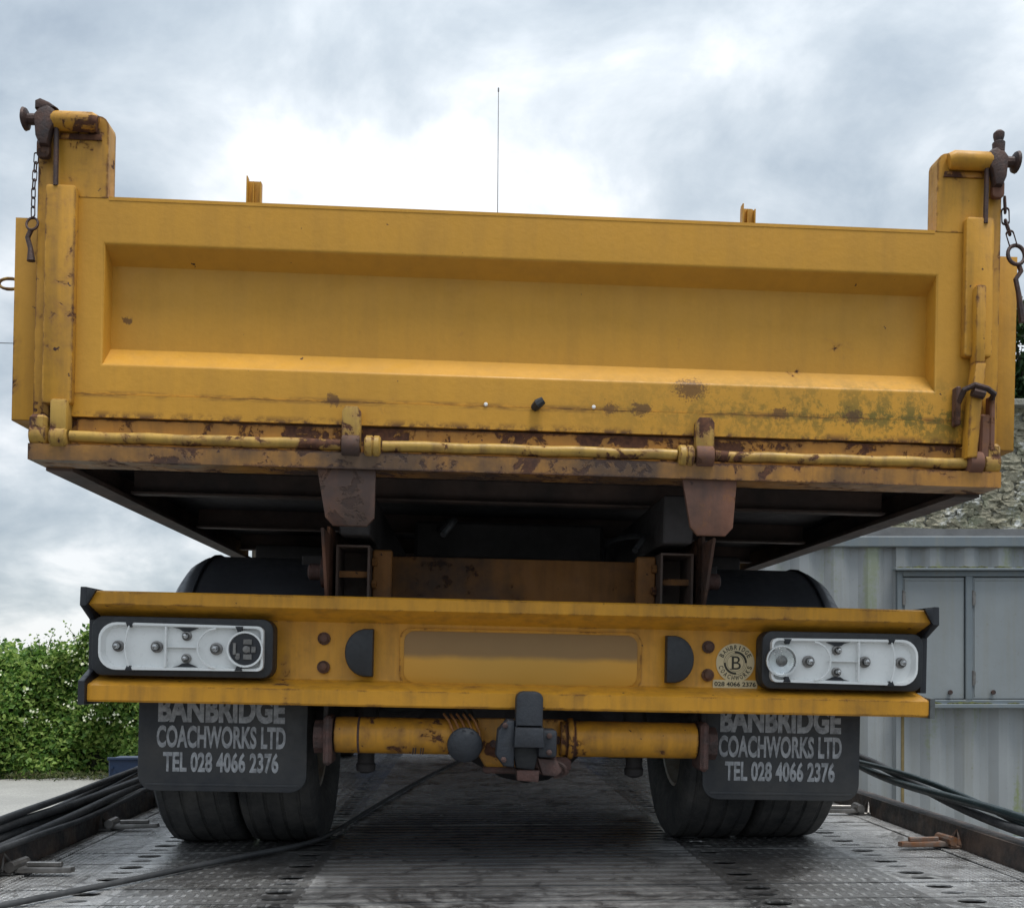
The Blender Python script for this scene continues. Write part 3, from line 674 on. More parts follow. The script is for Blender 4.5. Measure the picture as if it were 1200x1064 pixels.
# --- tailgate with a pressed recess
def gate():
    bm = NB(); G = 0.997
    xs = [-G-.04, -.997, .997, G+.04]
    # outer skin: frame ring + bevels + pan
    O = [(-1.002, 1.217), (1.002, 1.217), (1.002, 1.502), (-1.002, 1.502)]; I = [(-1.0018, 1.2745), (1.0018, 1.2745), (1.0018, 1.465), (-1.0018, 1.465)]
    E_ = [(-1.12, 1.146), (1.12, 1.146), (1.12, 1.608), (-1.12, 1.608)]
    d = .062
    Ev = [bm.verts.new((a_, YT, b_)) for a_, b_ in E_]; Ov = [bm.verts.new((a_, YT, b_)) for a_, b_ in O]; Iv = [bm.verts.new((a_, YT+d, b_)) for a_, b_ in I]
    for i in range(4):
        j = (i+1) % 4; bm.faces.new((Ev[i], Ev[j], Ov[j], Ov[i])); bm.faces.new((Ov[i], Ov[j], Iv[j], Iv[i]))
    bm.faces.new(Iv)
    es = [e for e in bm.edges if len(e.link_faces) == 2 and (e.verts[0] in Ov and e.verts[1] in Ov or e.verts[0] in Iv and e.verts[1] in Iv)]
    bmesh.ops.bevel(bm, geom=es, offset=.006, segments=3, profile=.5, affect='EDGES')
    # back skin & edges
    Bv = [bm.verts.new((a_, YT+.055, b_)) for a_, b_ in E_]
    Ef = sorted([v for v in bm.verts if abs(abs(v.co.x)-1.12) < 1e-5 and v.co.y < YT+.01], key=lambda v: (v.co.x, v.co.z))
    q = {(round(v.co.x, 2), round(v.co.z, 2)): v for v in Ef}
    F_ = [q[(-1.12, 1.15)], q[(1.12, 1.15)], q[(1.12, 1.61)], q[(-1.12, 1.61)]]
    for i in range(4):
        j = (i+1) % 4; bm.faces.new((F_[j], F_[i], Bv[i], Bv[j]))
    bm.faces.new(Bv[::-1])
    bmesh.ops.recalc_face_normals(bm, faces=bm.faces[:])
    # lower folded flange, a few mm proud
    prism(bm, [(YT-.004, 1.091), (YT-.004, 1.1445), (YT+.05, 1.1445), (YT+.05, 1.091)], -1.09, 1.09, 'x', .002)
    prism(bm, [(YT-.001, 1.604), (YT-.001, 1.612), (YT+.056, 1.612), (YT+.056, 1.6045)], -.995, .995, 'x')
    return bm
tg = part('tailgate', gate(), M['gate'])
# hinge arms on the gate, end knuckles
for x in (-.412, .432):
    bm = NB(); s = 1 if x < 0 else -1
    prism(bm, [(x-.022, 1.032), (x+.022, 1.032), (x+.022, 1.118), (x+.014, 1.130), (x-.014, 1.130), (x-.022, 1.118)], YT-.030, YT+.0, 'y', .003)
    sub('hinge_arm', bm, M['rod'], tg)
    bm = NB(); lathe(bm, [(.026, -.021), (.028, -.018), (.028, .018), (.026, .021)], 20, 'x', (x, YT-.016, 1.037)); sub('hinge_eye', bm, M['rust'], tg)
# black rubber plug in the seam, bare metal nicks
bm = NB(); tube(bm, [(.022, YT-.004, 1.146), (.03, YT-.02, 1.152), (.042, YT-.022, 1.160)], [.010, .012, .009], 8); sub('rubber_plug', bm, M['rubber'], tg)
for (x, z) in ((-.095, 1.150), (.165, 1.152)):
    bm = NB(); lathe(bm, [(.005, YT-.004), (.003, YT-.007)], 8, 'y', (x, 0, z)); sub('rivet', bm, M['white'], tg)
# --- corner posts
for s in (-1, 1):
    bm = NB(); zt = 1.802
    xi, xo = s*.9985, s*1.163; x0, x1 = min(xi, xo), max(xi, xo)
    # the ear of the gate that rises beside the post: rounded inner top corner
    ear = rrect(min(xi, s*1.122), max(xi, s*1.122), 1.6085, zt, .02, 4, ((.024, .004, .003, .003) if s < 0 else (.004, .024, .003, .003)))
    prism(bm, ear, YT-.001, YT+.05, 'y', .001)
    sub('ear_plate', bm, M['post'], tg, 0)
    bm = NB()
    prism(bm, [(s*1.124, 1.05), (s*1.163, 1.05), (s*1.163, 1.775), (s*1.124, 1.775)], YT+.003, YT+.115, 'y', .004)
    prism(bm, rrect(min(s*1.064, s*1.134), max(s*1.064, s*1.134), 1.115 if s < 0 else 1.30, 1.628 if s < 0 else 1.64, .008, 3), YT-.022, YT+.001, 'y', .004)   # raised latch channel
    cp = part('corner_post', bm, M['post'])
    # lock pin bar across the top, with collar
    bm = NB(); tube(bm, [(s*1.02, YT-.014, 1.776), (s*1.03, YT-.016, 1.778), (s*1.115, YT-.016, 1.778), (s*1.123, YT-.016, 1.778)], [.018, .022, .022, .019], 14)
    sub('pin_sleeve', bm, M['post'], cp)
    bm = NB(); prism(bm, [(s*1.012, 1.742), (s*1.112, 1.742), (s*1.108, 1.756), (s*1.015, 1.756)], YT-.006, YT-.0015, 'y', .002); sub('weld_plate', bm, M['rail'], cp)
    bm = NB()
    tube(bm, [(s*1.11, YT-.018, 1.778), (s*1.178, YT-.018, 1.778)], .013, 10); lathe(bm, [(.010, s*1.176), (.024, s*1.181), (.026, s*1.187), (.018, s*1.191)], 16, 'x', (0, YT-.018, 1.778))
    hook = [(1.112, 1.796), (1.120, 1.803), (1.130, 1.808), (1.150, 1.800), (1.162, 1.785), (1.158, 1.738), (1.148, 1.715), (1.128, 1.715), (1.120, 1.752), (1.108, 1.770)]
    prism(bm, [(s*a_, b_) for a_, b_ in hook], YT-.035, YT-.006, 'y', .009)
    if s > 0: lathe(bm, [(.014, 1.80), (.015, 1.822), (.010, 1.826), (.013, 1.838), (.013, 1.846), (.007, 1.852)], 12, 'z', (1.140, YT-.02, 0))
    else: prism(bm, [(-1.160, 1.800), (-1.160, 1.818), (-1.148, 1.824), (-1.128, 1.816), (-1.108, 1.803)], YT-.03, YT-.012, 'y', .004)
    sub('latch', bm, M['iron'], cp)
    bm = NB(); tube(bm, [(s*1.112, YT-.020, 1.765), (s*1.111, YT-.020, 1.625)], .006, 8); sub('latch_rod', bm, M['iron'], cp)
    bm = NB(); prism(bm, rrect(min(s*1.128, s*1.158), max(s*1.128, s*1.158), 1.690, 1.735, .010, 3), YT-.020, YT-.004, 'y', .003); sub('keeper_plate', bm, M['rust'], cp)
    # bottom outer knuckle
    bm = NB(); lathe(bm, [(.022, -.022), (.030, -.018), (.030, .018), (.022, .022)], 20, 'x', (s*1.139, YT-.002, 1.042)); box(bm, s*1.139-.021, s*1.139+.021, YT-.028, YT+.02, 1.045, 1.090, .008); sub('end_knuckle', bm, M['rod'], cp)
    if s < 0:
        bm = NB(); box(bm, s*1.090-.020, s*1.090+.020, YT-.034, YT+.01, 1.035, 1.125, .007, seg=2); lathe(bm, [(.022, -.020), (.027, -.016), (.027, .016), (.022, .020)], 20, 'x', (s*1.090, YT-.014, 1.037)); sub('hinge_lug', bm, M['rod'], cp)
# right release lever with its wire loop
bm = NB(); box(bm, 1.083, 1.109, YT-.042, YT-.006, 1.275, 1.470, .008, seg=2)
prism(bm, [(1.083, 1.28), (1.109, 1.28), (1.103, 1.20), (1.092, 1.05), (1.066, 1.05), (1.071, 1.18)], YT-.045, YT-.010, 'y', .005)
lv = part('release_lever', bm, M['post'])
bm = NB(); pts = [(1.050, YT-.02, 1.18), (1.055, YT-.045, 1.212), (1.075, YT-.058, 1.221), (1.105, YT-.058, 1.213), (1.128, YT-.045, 1.205), (1.134, YT-.02, 1.195)]
tube(bm, pts, .007, 8); tube(bm, [(1.072, YT-.052, 1.206), (1.10, YT-.052, 1.200)], .012, 8); sub('wire_loop', bm, M['iron'], lv)
bm = NB(); box(bm, 1.044, 1.056, YT-.03, YT-.003, 1.13, 1.225, .003); box(bm, 1.128, 1.141, YT-.03, YT-.003, 1.07, 1.205, .003); box(bm, 1.106, 1.132, YT-.028, YT-.002, 1.05, 1.16, .005); sub('lever_guide', bm, M['rust'], lv)
bm = NB(); lathe(bm, [(.022, -.02), (.029, -.016), (.029, .016), (.022, .02)], 20, 'x', (1.095, YT-.014, 1.042)); sub('lever_knuckle', bm, M['rust'], lv)
# chains
def link_mesh():
    bm = NB(); pts = []
    for i in range(16):
        a_ = 2*PI*i/16; pts.append((math.cos(a_)*.0085, 0, math.sin(a_)*.0085 + (.0115 if math.sin(a_) > 0 else -.0115)))
    tube(bm, pts, .0028, 6, closed=True); me = bpy.data.meshes.new('link'); bm.to_mesh(me); bm.free(); me.materials.append(M['iron']); me.shade_smooth(); return me
LM = link_mesh()
def chain(pts, ring_at, hang=None, sc=1.):
    pts = [Vector(p) for p in pts]; bm = NB(); c = Vector(ring_at)
    tube(bm, [c+Vector((math.cos(2*PI*i/20)*.021*sc, .004*math.sin(2*PI*i/20*1), math.sin(2*PI*i/20)*.025*sc)) for i in range(20)], .0048*sc, 8, closed=True)
    ch = part('chain', bm, M['iron'])
    seg = []; 
    for a_, b_ in zip(pts, pts[1:]):
        n_ = max(1, round((b_-a_).length/(.032*sc)))
        for k in range(n_): seg.append((a_+(b_-a_)*((k+.5)/n_), (b_-a_).normalized()))
    for i, (p_, d_) in enumerate(seg):
        o = bpy.data.objects.new('link', LM); COL.objects.link(o); o.parent = ch
        o.matrix_local = Matrix.Translation(p_) @ d_.to_track_quat('Z', 'Y').to_matrix().to_4x4() @ Matrix.Rotation(PI/2*(i % 2)+.35, 4, 'Z') @ Matrix.Scale(sc, 4)
    if hang:
        bm = NB(); tube(bm, hang, [.006]*(len(hang)-1)+[.010], 8); sub('hook', bm, M['iron'], ch)
    return ch
chain([(1.168, YT+.0, 1.695), (1.172, YT, 1.640), (1.192, YT, 1.585)], (1.200, YT, 1.560), [(1.205, YT, 1.54), (1.213, YT, 1.52), (1.200, YT, 1.50), (1.207, YT, 1.47), (1.220, YT, 1.395)])
chain([(-1.160, YT-.012, 1.70), (-1.166, YT-.010, 1.62), (-1.166, YT-.010, 1.555)], (-1.168, YT-.008, 1.538), [(-1.170, YT-.008, 1.525), (-1.178, YT-.008, 1.505), (-1.170, YT-.010, 1.48), (-1.168, YT-.01, 1.45)], .62)
# --- drop sides
for s in (-1, 1):
    bm = NB(); xa_, xb_ = s*1.176, s*1.238
    prism(bm, [(xa_, 1.092), (xb_, 1.092), (xb_, 1.582), (xa_, 1.582)], YT+.06, 4.88, 'y', .006)
    for k in range(5):   # pressed ribs on the outside of the drop side
        y = YT+.35+k*.48; prism(bm, [(s*1.236, 1.13), (s*1.254, 1.15), (s*1.254, 1.52), (s*1.236, 1.54)], y, y+.10, 'y')
    sp_ = part('side_panel', bm, M['panel'])
    if s < 0:
        bm = NB(); pts = [(-1.236-.028+math.cos(2*PI*i/18)*.026, 2.60, 1.433+math.sin(2*PI*i/18)*.013) for i in range(18)]; tube(bm, pts, .0045, 8, closed=True); sub('lashing_ring', bm, M['rod'], sp_)
# --- rear rail, hinge rod
bm = NB()
prism(bm, [(YT-.028, .982), (YT-.028, 1.020), (YT-.010, 1.0235), (YT+.004, 1.0235), (YT+.010, 1.083), (YT+.075, 1.083), (YT+.075, .982)], -1.160, 1.160, 'x', .002)
rr_ = part('rear_rail', bm, M['railface'])
bm = NB(); prism(bm, [(YT+.0045, 1.024), (YT+.0045, 1.0865), (YT+.0095, 1.0865), (YT+.0095, 1.024)], -1.06, 1.06, 'x'); sub('rust_strip', bm, M['rail'], rr_)
def rod(x0, x1):
    bm = NB(); n_ = 14; pts = [(x0+(x1-x0)*i/n_, YT-.016+.0008*math.sin(i*1.3+x0*7), 1.040+.0012*math.sin(i*1.7+x0*5)) for i in range(n_+1)]
    tube(bm, pts, .0135, 14); sub('hinge_rod', bm, M['rod'], rr_)
rod(-1.066, -.436); rod(-.338, .366); rod(.458, 1.074)
for x in (-.360, .388):
    bm = NB(); lathe(bm, [(.022, -.020), (.027, -.016), (.027, -.003), (.024, 0), (.027, .003), (.027, .014), (.022, .018)], 18, 'x', (x, YT-.016, 1.037)); sub('rail_knuckle', bm, M['rod'], rr_)
# --- hinge gusset plates
for xa_, xb_, ca, cb in ((-.498, -.352, -.452, -.372), (.374, .516, .420, .488)):
    bm = NB(); prism(bm, [(xa_, 1.018), (xb_, 1.018), (cb+.018, .868), (cb, .848), (ca, .848), (ca-.018, .868)], YT-.020, YT-.006, 'y', .003)
    part('hinge_plate', bm, M['rust'])
# --- tipping body floor and framing below
bm = NB(); box(bm, -1.15, 1.15, YT+.08, 4.9, 1.060, 1.083); part('bed_floor', bm, M['under'])
for s in (-1, 1):
    bm = NB(); prism(bm, [(s*1.158, .975), (s*1.158, 1.09), (s*1.118, 1.09), (s*1.150, 1.06), (s*1.150, .987), (s*1.095, .987), (s*1.095, .975)], YT+.076, 4.9, 'y')
    part('side_rail', bm, M['underb'])
for k, y in enumerate((3.03, 3.75, 4.45)):
    bm = NB(); prism(bm, [(y, .992), (y+.012, .992), (y+.012, 1.05), (y+.06, 1.05), (y+.06, 1.06), (y, 1.06)], -1.09, 1.09, 'x'); prism(bm, [(y-.03, .992), (y-.0005, .992), (y-.0005, .998), (y-.03, .998)], -1.09, 1.09, 'x'); part('cross_beam', bm, M['underb'])
for s in (-1, 1):
    bm = NB(); box(bm, s*.43-.04, s*.43+.04, YT+.26, 4.9, .862, .99, .004); part('body_subframe', bm, M['under'])
# bed interior: headboard, stakes, side posts
bm = NB(); box(bm, -1.17, 1.17, 4.90, 4.96, 1.085, 2.05, .008)
for x in (-.7, -.2, .3, .8): box(bm, x-.05, x+.05, 4.961, 4.985, 1.09, 2.0, .006)
hb = part('headboard', bm, M['panel'])
for s, zt in ((-1, 2.757), (1, 2.724)):
    bm = NB(); x = s*1.155 + (.0 if s < 0 else .01)
    prism(bm, rrect(x-.033, x+.033, 2.0, zt, .014, 3, (.014, .002, .002, .002)), 4.90, 4.905, 'y'); 
    box(bm, x-.033, x-.027, 4.86, 4.90, 2.0, zt+.008, .001); box(bm, x-.006, x-.001, 4.875, 4.90, 2.0, zt-.01, .001); box(bm, x+.027, x+.033, 4.87, 4.90, 2.0, zt-.012, .001)
    sub('stake', bm, M['panel'], hb)
# --- cab
bm = NB(); box(bm, -1.02, 1.02, 5.06, 5.11, .45, 1.30, .006); part('dark_gap_panel', bm, M['under'])  # added dark panel so the space below the bed reads as shade
bm = NB(); prof = [(5.12, .45), (6.65, .45), (6.72, .75), (6.70, 1.25), (6.45, 2.02), (6.30, 2.12), (5.20, 2.15), (5.12, 2.08)]
prism(bm, prof, -1.0, 1.0, 'x', .04); cab = part('cab', bm, M['bumper'])
bm = NB(); prism(bm, rrect(-.72, .72, 1.45, 1.95, .06), 5.106, 5.126, 'y'); sub('rear_window', bm, M['wglass'], cab)
for s in (-1, 1):
    bm = NB(); prism(bm, [(5.55, 1.30), (6.58, 1.30), (6.38, 1.95), (5.55, 1.98)], s*1.003, s*.99, 'x'); sub('side_window', bm, M['wglass'], cab)
    bm = NB(); box(bm, s*1.02, s*1.22, 6.45, 6.50, 1.35, 1.75, .02); tube(bm, [(s*.99, 6.5, 1.75), (s*1.1, 6.48, 1.72)], .012, 8); sub('wing_mirror', bm, M['plastic'], cab)
bm = NB(); v = prism(bm, [(-.88, 0), (.88, 0), (.82, .72), (-.82, .72)], -.008, .012, 'y'); xf(bm, v, Matrix.Translation((0, 6.70, 1.28)) @ Matrix.Rotation(R(18), 4, 'X')); sub('windscreen', bm, M['wglass'], cab)
bm = NB(); tube(bm, [(.0, 5.45, 2.10), (-.02, 5.45, 3.54)], [.0030, .0018], 6); tube(bm, [(0, 5.45, 2.08), (0, 5.45, 2.18)], .014, 8); lathe(bm, [(.004, 3.53), (.004, 3.55)], 6, 'z', (-.02, 5.45, 0)); part('aerial', bm, M['steel'])
for s in (-1, 1):
    bm = NB(); box(bm, min(s*.60, s*.97), max(s*.60, s*.97), 4.15, 4.85, .74, .985, .015, seg=2); box(bm, min(s*.972, s*.985), max(s*.972, s*.985), 4.45, 4.55, .84, .88, .003); part('gap_filler', bm, M['under'])  # made-up dark boxes that fill the see-through gap above the mudguards
# --- chassis
for s in (-1, 1):
    bm = NB(); x = s*.437
    # open box section end
    a0, a1, b0, b1 = x-.045, x+.045, .690, .840; t = .006
    box(bm, a0+s*0, a1, 2.80, 6.9, b1-t, b1, .001); box(bm, a0, a1, 2.80, 6.9, b0, b0+t, .001); box(bm, a0, a0+t, 2.80, 6.9, b0+t, b1-t); box(bm, a1-t, a1, 2.80, 6.9, b0+t, b1-t)
    box(bm, a0+t, a1-t, 2.95, 2.96, b0+t, b1-t)
    cr_ = part('chassis_rail', bm, M['underb'])
    if True:
        bm = NB(); box(bm, x-.043, x+.043, 2.83, 2.836, .755, .772); sub('web_plate', bm, M['member'], cr_)
    bm = NB(); xp = x+s*.058 if s > 0 else x-.058
    prism(bm, [(2.62, .860), (2.80, .860), (2.86, .69), (2.72, .69)], xp-.004, xp+.004, 'x', .001); box(bm, xp-.004, xp+.004, 2.74, 3.05, .69, .88, .001); sub('pivot_bracket', bm, M['rust'], cr_)
    bm = NB(); lathe(bm, [(.020, 0), (.042, s*.004), (.042, s*.018), (.022, s*.022), (.022, s*.05), (.014, s*.055)], 18, 'x', (xp+s*.005, 2.80, .765)); sub('pivot_pin', bm, M['castr'], cr_)
    bm = NB()
    for zc_ in (.74, .80): lathe(bm, [(.012, -s*.001), (.012, -s*.014)], 6, 'x', (x-s*.046, 2.85, zc_))
    box(bm, min(x-s*.047, x-s*.10), max(x-s*.047, x-s*.10), 2.86, 2.90, .70, .835, .004); sub('gusset', bm, M['member'], cr_)
bm = NB(); box(bm, -.385, .385, 3.0, 3.012, .690, .833, .002); box(bm, -.385, .385, 3.012, 3.07, .690, .700, .002); box(bm, -.385, .385, 3.012, 3.07, .823, .833, .002); part('cross_member', bm, M['member'])
bm = NB(); tube(bm, [(0, 3.5, .80), (0, 4.4, .96)], .07, 16); box(bm, -.3, .3, 3.3, 3.5, .86, .98, .01); part('tipping_ram', bm, M['under'])
# --- bumper channel
bm = NB(); prof = [(2.680, .694), (2.676, .690), (2.676, .661), (2.681, .657), (2.760, .634), (2.764, .630), (2.764, .484), (2.760, .478), (2.681, .458), (2.676, .454), (2.676, .418), (2.680, .413), (2.70, .413), (2.70, .440), (2.772, .466), (2.772, .648), (2.70, .672), (2.70, .694)]
prism(bm, prof, -1.085, 1.085, 'x', .0015); bp = part('bumper', bm, M['bumper'])
for s in (-1, 1):
    bm = NB(); q = s*1.086; prof = [(2.668, .702), (2.665, .655), (2.735, .622), (2.735, .495), (2.664, .465), (2.664, .405), (2.79, .405), (2.79, .702)]
    if s > 0: prof = [(2.668, .702), (2.665, .655), (2.735, .622), (2.735, .475), (2.79, .475), (2.79, .702)]
    prism(bm, prof, q, s*1.104, 'x', .003); sub('end_cap', bm, M['plastic'], bp)
    if s > 0:
        bm = NB(); prism(bm, [(2.672, .462), (2.672, .410), (2.78, .410), (2.78, .470)], q, s*1.100, 'x', .002); sub('end_plug', bm, simple('grey_metal_plug', (.13, .14, .14), .6, .2, .4, 20, .3, .003), bp)
    bm = NB(); prism(bm, [(q, .700), (q-s*.022, .694), (q-s*.010, .672), (q, .655)], 2.664, 2.6755, 'y', .001); sub('cap_lip', bm, M['plastic'], bp)
    # half-moon rubber buffers
    fx = -.372 if s < 0 else .400; h0, h1 = .487, .616; n_ = 16; r_ = .064
    pts = [(fx, h0+.002), (fx, h1-.002)] + [(fx+s*(.006+.068*math.sin(PI*i/n_)**.8), (h0+h1)/2+math.cos(PI*i/n_)*r_) for i in range(1, n_)]
    bm = NB(); prism(bm, pts, 2.728, 2.7635, 'y', .007); sub('rubber_buffer', bm, M['rubber'], bp)
    for z in (.587, .512):
        bx = -.504 if s < 0 else .518
        bm = NB(); lathe(bm, [(.017, 2.7635), (.017, 2.759), (.011, 2.758), (.011, 2.750), (.008, 2.748)], 14, 'y', (bx, 0, z)); sub('bolt', bm, M['rust'], bp)
# pressed number plate recess (blank)
bm = NB(); prism(bm, rrect(-.305, .338, .468, .620, .03), 2.758, 2.7632, 'y', .002); pr = part('plate_holder', bm, M['bumper'])
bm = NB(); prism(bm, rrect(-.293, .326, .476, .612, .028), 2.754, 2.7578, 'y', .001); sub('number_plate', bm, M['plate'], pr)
# --- rear lamps
def lamp(s):
    XC = s*.856     # from outer (1.09) to inner (.622)
    o_, i_ = s*1.085, s*.625
    # housing outline, slightly lower inwards on the left lamp like a hanging unit
    hx0, hx1 = min(o_, i_), max(o_, i_)
    bm = NB(); prism(bm, rrect(hx0, hx1, .479, .632, .03, 6), 2.700, 2.7630, 'y', .006)
    lp = part('rear_lamp', bm, M['rubber'])
    # white tray: walled shell
    n_ = 5; ro = .045; ri = .016
    outer = rrect(hx0+(.024 if s < 0 else .022), hx1-(.022 if s < 0 else .024), .492, .618, 0, 6, (ri, ro, ro, ri) if s < 0 else (ro, ri, ri, ro))
    # taper: narrower by the outer half
    def tap(p_):
        t_ = (abs(p_[0])-.62)/.46; mid_ = .555; k = 1.0 - .10*(1-t_) if t_ < .5 else .95+.04*(1-t_); return (p_[0], mid_+(p_[1]-mid_)*k)
    outer = [tap(q) for q in outer]; cxm = sum(q[0] for q in outer)/len(outer)
    inner = [(cxm+(q[0]-cxm)*.972, .555+(q[1]-.555)*.90) for q in outer]
    bm = NB(); yf, yb = 2.682, 2.6985
    A = [bm.verts.new((a_, 2.7, b_)) for a_, b_ in outer]; B = [bm.verts.new((a_, yf, b_)) for a_, b_ in outer]; C_ = [bm.verts.new((a_, yf, b_)) for a_, b_ in inner]; E2 = [bm.verts.new((cxm+(a_-cxm)*.96, yf+.016, .555+(b_-.555)*.92)) for a_, b_ in inner]
    k = len(A)
    for U, V in ((A, B), (B, C_), (C_, E2)):
        for i in range(k): bm.faces.new((U[i], U[(i+1) % k], V[(i+1) % k], V[i]))
    bm.faces.new(E2); bmesh.ops.recalc_face_normals(bm, faces=bm.faces[:])
    if bm.faces[-1].normal.y > 0: pass
    # dividers
    zlo, zhi = .503, .607; wx = s*.893; box(bm, wx-.0025, wx+.0025, yf-.002, yf+.017, zlo, zhi, .001); wx2 = s*.984
    pts = [(wx2+s*.010*math.sin(PI*t), yf-.001, zlo+(zhi-zlo)*t) for t in [i/8 for i in range(9)]]; tube(bm, pts, .0028, 6)
    # horn shaped walls in the middle chamber
    box(bm, min(s*.812, s*.891), max(s*.812, s*.891), yf+.004, yf+.017, .5535, .5565, .001)
    rc = (s*.764, .554)
    pts = [(rc[0]+s*.046*math.cos(t)*1.05, yf-.001, rc[1]+.050*math.sin(t)) for t in np.linspace(-PI*.48, PI*.48, 15)]; tube(bm, pts, .003, 6)
    rf = sub('reflector', bm, M['white'], lp)
    # dark slots in middle chamber
    bm = NB()
    for zc_, d_ in ((.604, -1), (.506, 1)):
        prism(bm, [(s*.808, zc_+.003*-d_), (s*.884, zc_+.003*-d_), (s*.862, zc_+d_*.002), (s*.853, zc_+d_*.008), (s*.838, zc_+d_*.009)], yf+.009, yf+.0155, 'y')
    sub('dark_slot', bm, M['plastic'], rf)
    # notches (clips) on the rim
    for xn in (.984, .708):
        for zc_ in (.617 if xn > .9 else .611, .492 if xn > .9 else .498):
            d_ = -1 if zc_ > .55 else 1
            bm = NB(); prism(bm, [(s*xn-.010, zc_), (s*xn+.010, zc_), (s*xn+.004, zc_+d_*.014), (s*xn-.004, zc_+d_*.014)], yf-.003, yf+.012, 'y', .001); sub('clip', bm, M['plastic'], rf)
    # bulbs
    for (xb_, zb_, sc_) in ((1.015, .555, 1.), (.918, .555, 1.05), (.843, .584, .85), (.843, .527, .85), (.768, .553, 1.1)):
        bm = NB(); c_ = (s*xb_, yf+.016, zb_); r_ = .0125*sc_
        lathe(bm, [(r_*1.15, 0), (r_*1.15, -.006), (r_*.8, -.008), (r_*.7, -.004)], 18, 'y', c_); b1 = sub('bulb_socket', bm, M['steel'], rf)
        bm = NB(); lathe(bm, [(r_*.55, -.004), (r_*.62, -.014), (r_*.62, -.020), (r_*.42, -.026), (r_*.1, -.028)], 14, 'y', c_); sub('bulb', bm, M['chrome'], rf)
    cxr = s*.692
    if s < 0:   # dark connector plug
        bm = NB(); lathe(bm, [(.046, yf-.001), (.046, yf-.008), (.0415, yf-.008), (.040, yf-.0015)], 32, 'y', (cxr, 0, .553)); sub('reflector_ring', bm, M['white'], rf)
        bm = NB(); lathe(bm, [(.040, yf+.002), (.040, yf-.004)], 32, 'y', (cxr, 0, .553))
        sub('plug_face', bm, M['plastic'], rf)
        bm = NB()
        for (a0, a1, b0, b1) in ((-.004, .018, .012, .026), (-.004, .018, -.026, -.012), (.016, .028, -.008, .008), (-.030, -.022, -.014, .016), (-.022, -.012, -.018, -.010), (.001, .014, -.008, .008)):
            box(bm, cxr+a0, cxr+a1, yf-.009, yf-.0042, .553+b0, .553+b1, .001)
        lathe(bm, [(.009, yf-.004), (.009, yf-.010), (.005, yf-.011)], 12, 'y', (cxr+.004, 0, .553)); lathe(bm, [(.006, yf-.004), (.006, yf-.008)], 10, 'y', (cxr-.018, 0, .532))
        sub('plug_contacts', bm, M['steel'], rf)
    else:
        bm = NB(); lathe(bm, [(.041, yf-.001), (.041, yf-.008), (.037, yf-.008), (.030, yf+.002), (.016, yf+.010), (.004, yf+.012)], 32, 'y', (cxr, 0, .553)); sub('round_reflector', bm, M['silver'], rf)
        bm = NB(); lathe(bm, [(.012, yf+.009), (.014, yf-.004), (.010, yf-.008), (.004, yf-.009)], 16, 'y', (cxr, 0, .553)); sub('bulb', bm, M['steel'], rf)
        bm = NB(); lathe(bm, [(.036, yf-.0075), (.034, yf-.012), (.020, yf-.016), (.004, yf-.0175)], 32, 'y', (cxr, 0, .553)); sub('lens', bm, M['glass'], rf)
    return lp
lamp(-1); rl = lamp(1)
for o in [rl]+list(rl.children):
    for v in o.data.vertices: v.co.x = .646+(v.co.x-.625)*.94
# --- round sticker
sxc, szc, syf = .592, .546, 2.7628
bm = NB(); lathe(bm, [(.052, syf+.0008), (.052, syf-.0012)], 40, 'y', (sxc, 0, szc)); stk = part('sticker', bm, M['cream'])
bm = NB(); prism(bm, rrect(sxc-.060, sxc+.060, szc-.069, szc-.046, .004, 3), syf-.0026, syf+.0004, 'y'); sub('sticker_band', bm, M['cream'], stk)
lt = NB()
def arc_text(txt, r, a_mid, span, h, flip=False):
    n_ = len(txt)
    for i, ch in enumerate(txt):
        if ch == ' ': continue
        f_ = (i+.5)/n_-.5; a_ = a_mid - span*f_ if not flip else a_mid+span*f_
        wch = h*.62 if ch not in 'IW' else (h*.22 if ch == 'I' else h*.85)
        b = text_mesh(ch, -wch/2, wch/2, -h/2, h/2, 0, .0004, .015)
        rot = (PI/2-a_) if not flip else -(a_+PI/2)
        merge(lt, b, Matrix.Translation((sxc+math.cos(a_)*r, syf-.0016, szc+math.sin(a_)*r)) @ Matrix.Rotation(rot, 4, 'Y'))
arc_text('BANBRIDGE', .0415, R(90), R(140), .0125); arc_text('COACHWORKS', .0405, R(270), R(160), .0125, True)
merge(lt, text_mesh('028 4066 2376', sxc-.056, sxc+.056, szc-.063, szc-.051, syf-.0030, .0004, .02))
def arcring(r0, r1, a0, a1, y):
    b = NB(); n_ = 20; A = [b.verts.new((sxc+math.cos(a0+(a1-a0)*i/n_)*r0, y, szc+math.sin(a0+(a1-a0)*i/n_)*r0)) for i in range(n_+1)]; B = [b.verts.new((sxc+math.cos(a0+(a1-a0)*i/n_)*r1, y, szc+math.sin(a0+(a1-a0)*i/n_)*r1)) for i in range(n_+1)]
    for i in range(n_): b.faces.new((A[i], A[i+1], B[i+1], B[i]))
    return b
merge(lt, arcring(.0255, .0315, R(0), R(95), syf-.0018)); merge(lt, arcring(.0255, .0315, R(180), R(275), syf-.0018))
merge(lt, arcring(.0305, .0315, R(95), R(180), syf-.0018)); merge(lt, arcring(.0305, .0315, R(275), R(360), syf-.0018)); merge(lt, arcring(.0225, .0233, R(0), R(360), syf-.0018)); merge(lt, arcring(.0262, .0268, R(95), R(180), syf-.0018)); merge(lt, arcring(.0262, .0268, R(275), R(360), syf-.0018))
merge(lt, text_mesh('B', sxc-.009, sxc+.015, szc-.018, szc+.018, syf-.0016, .0004, .0))
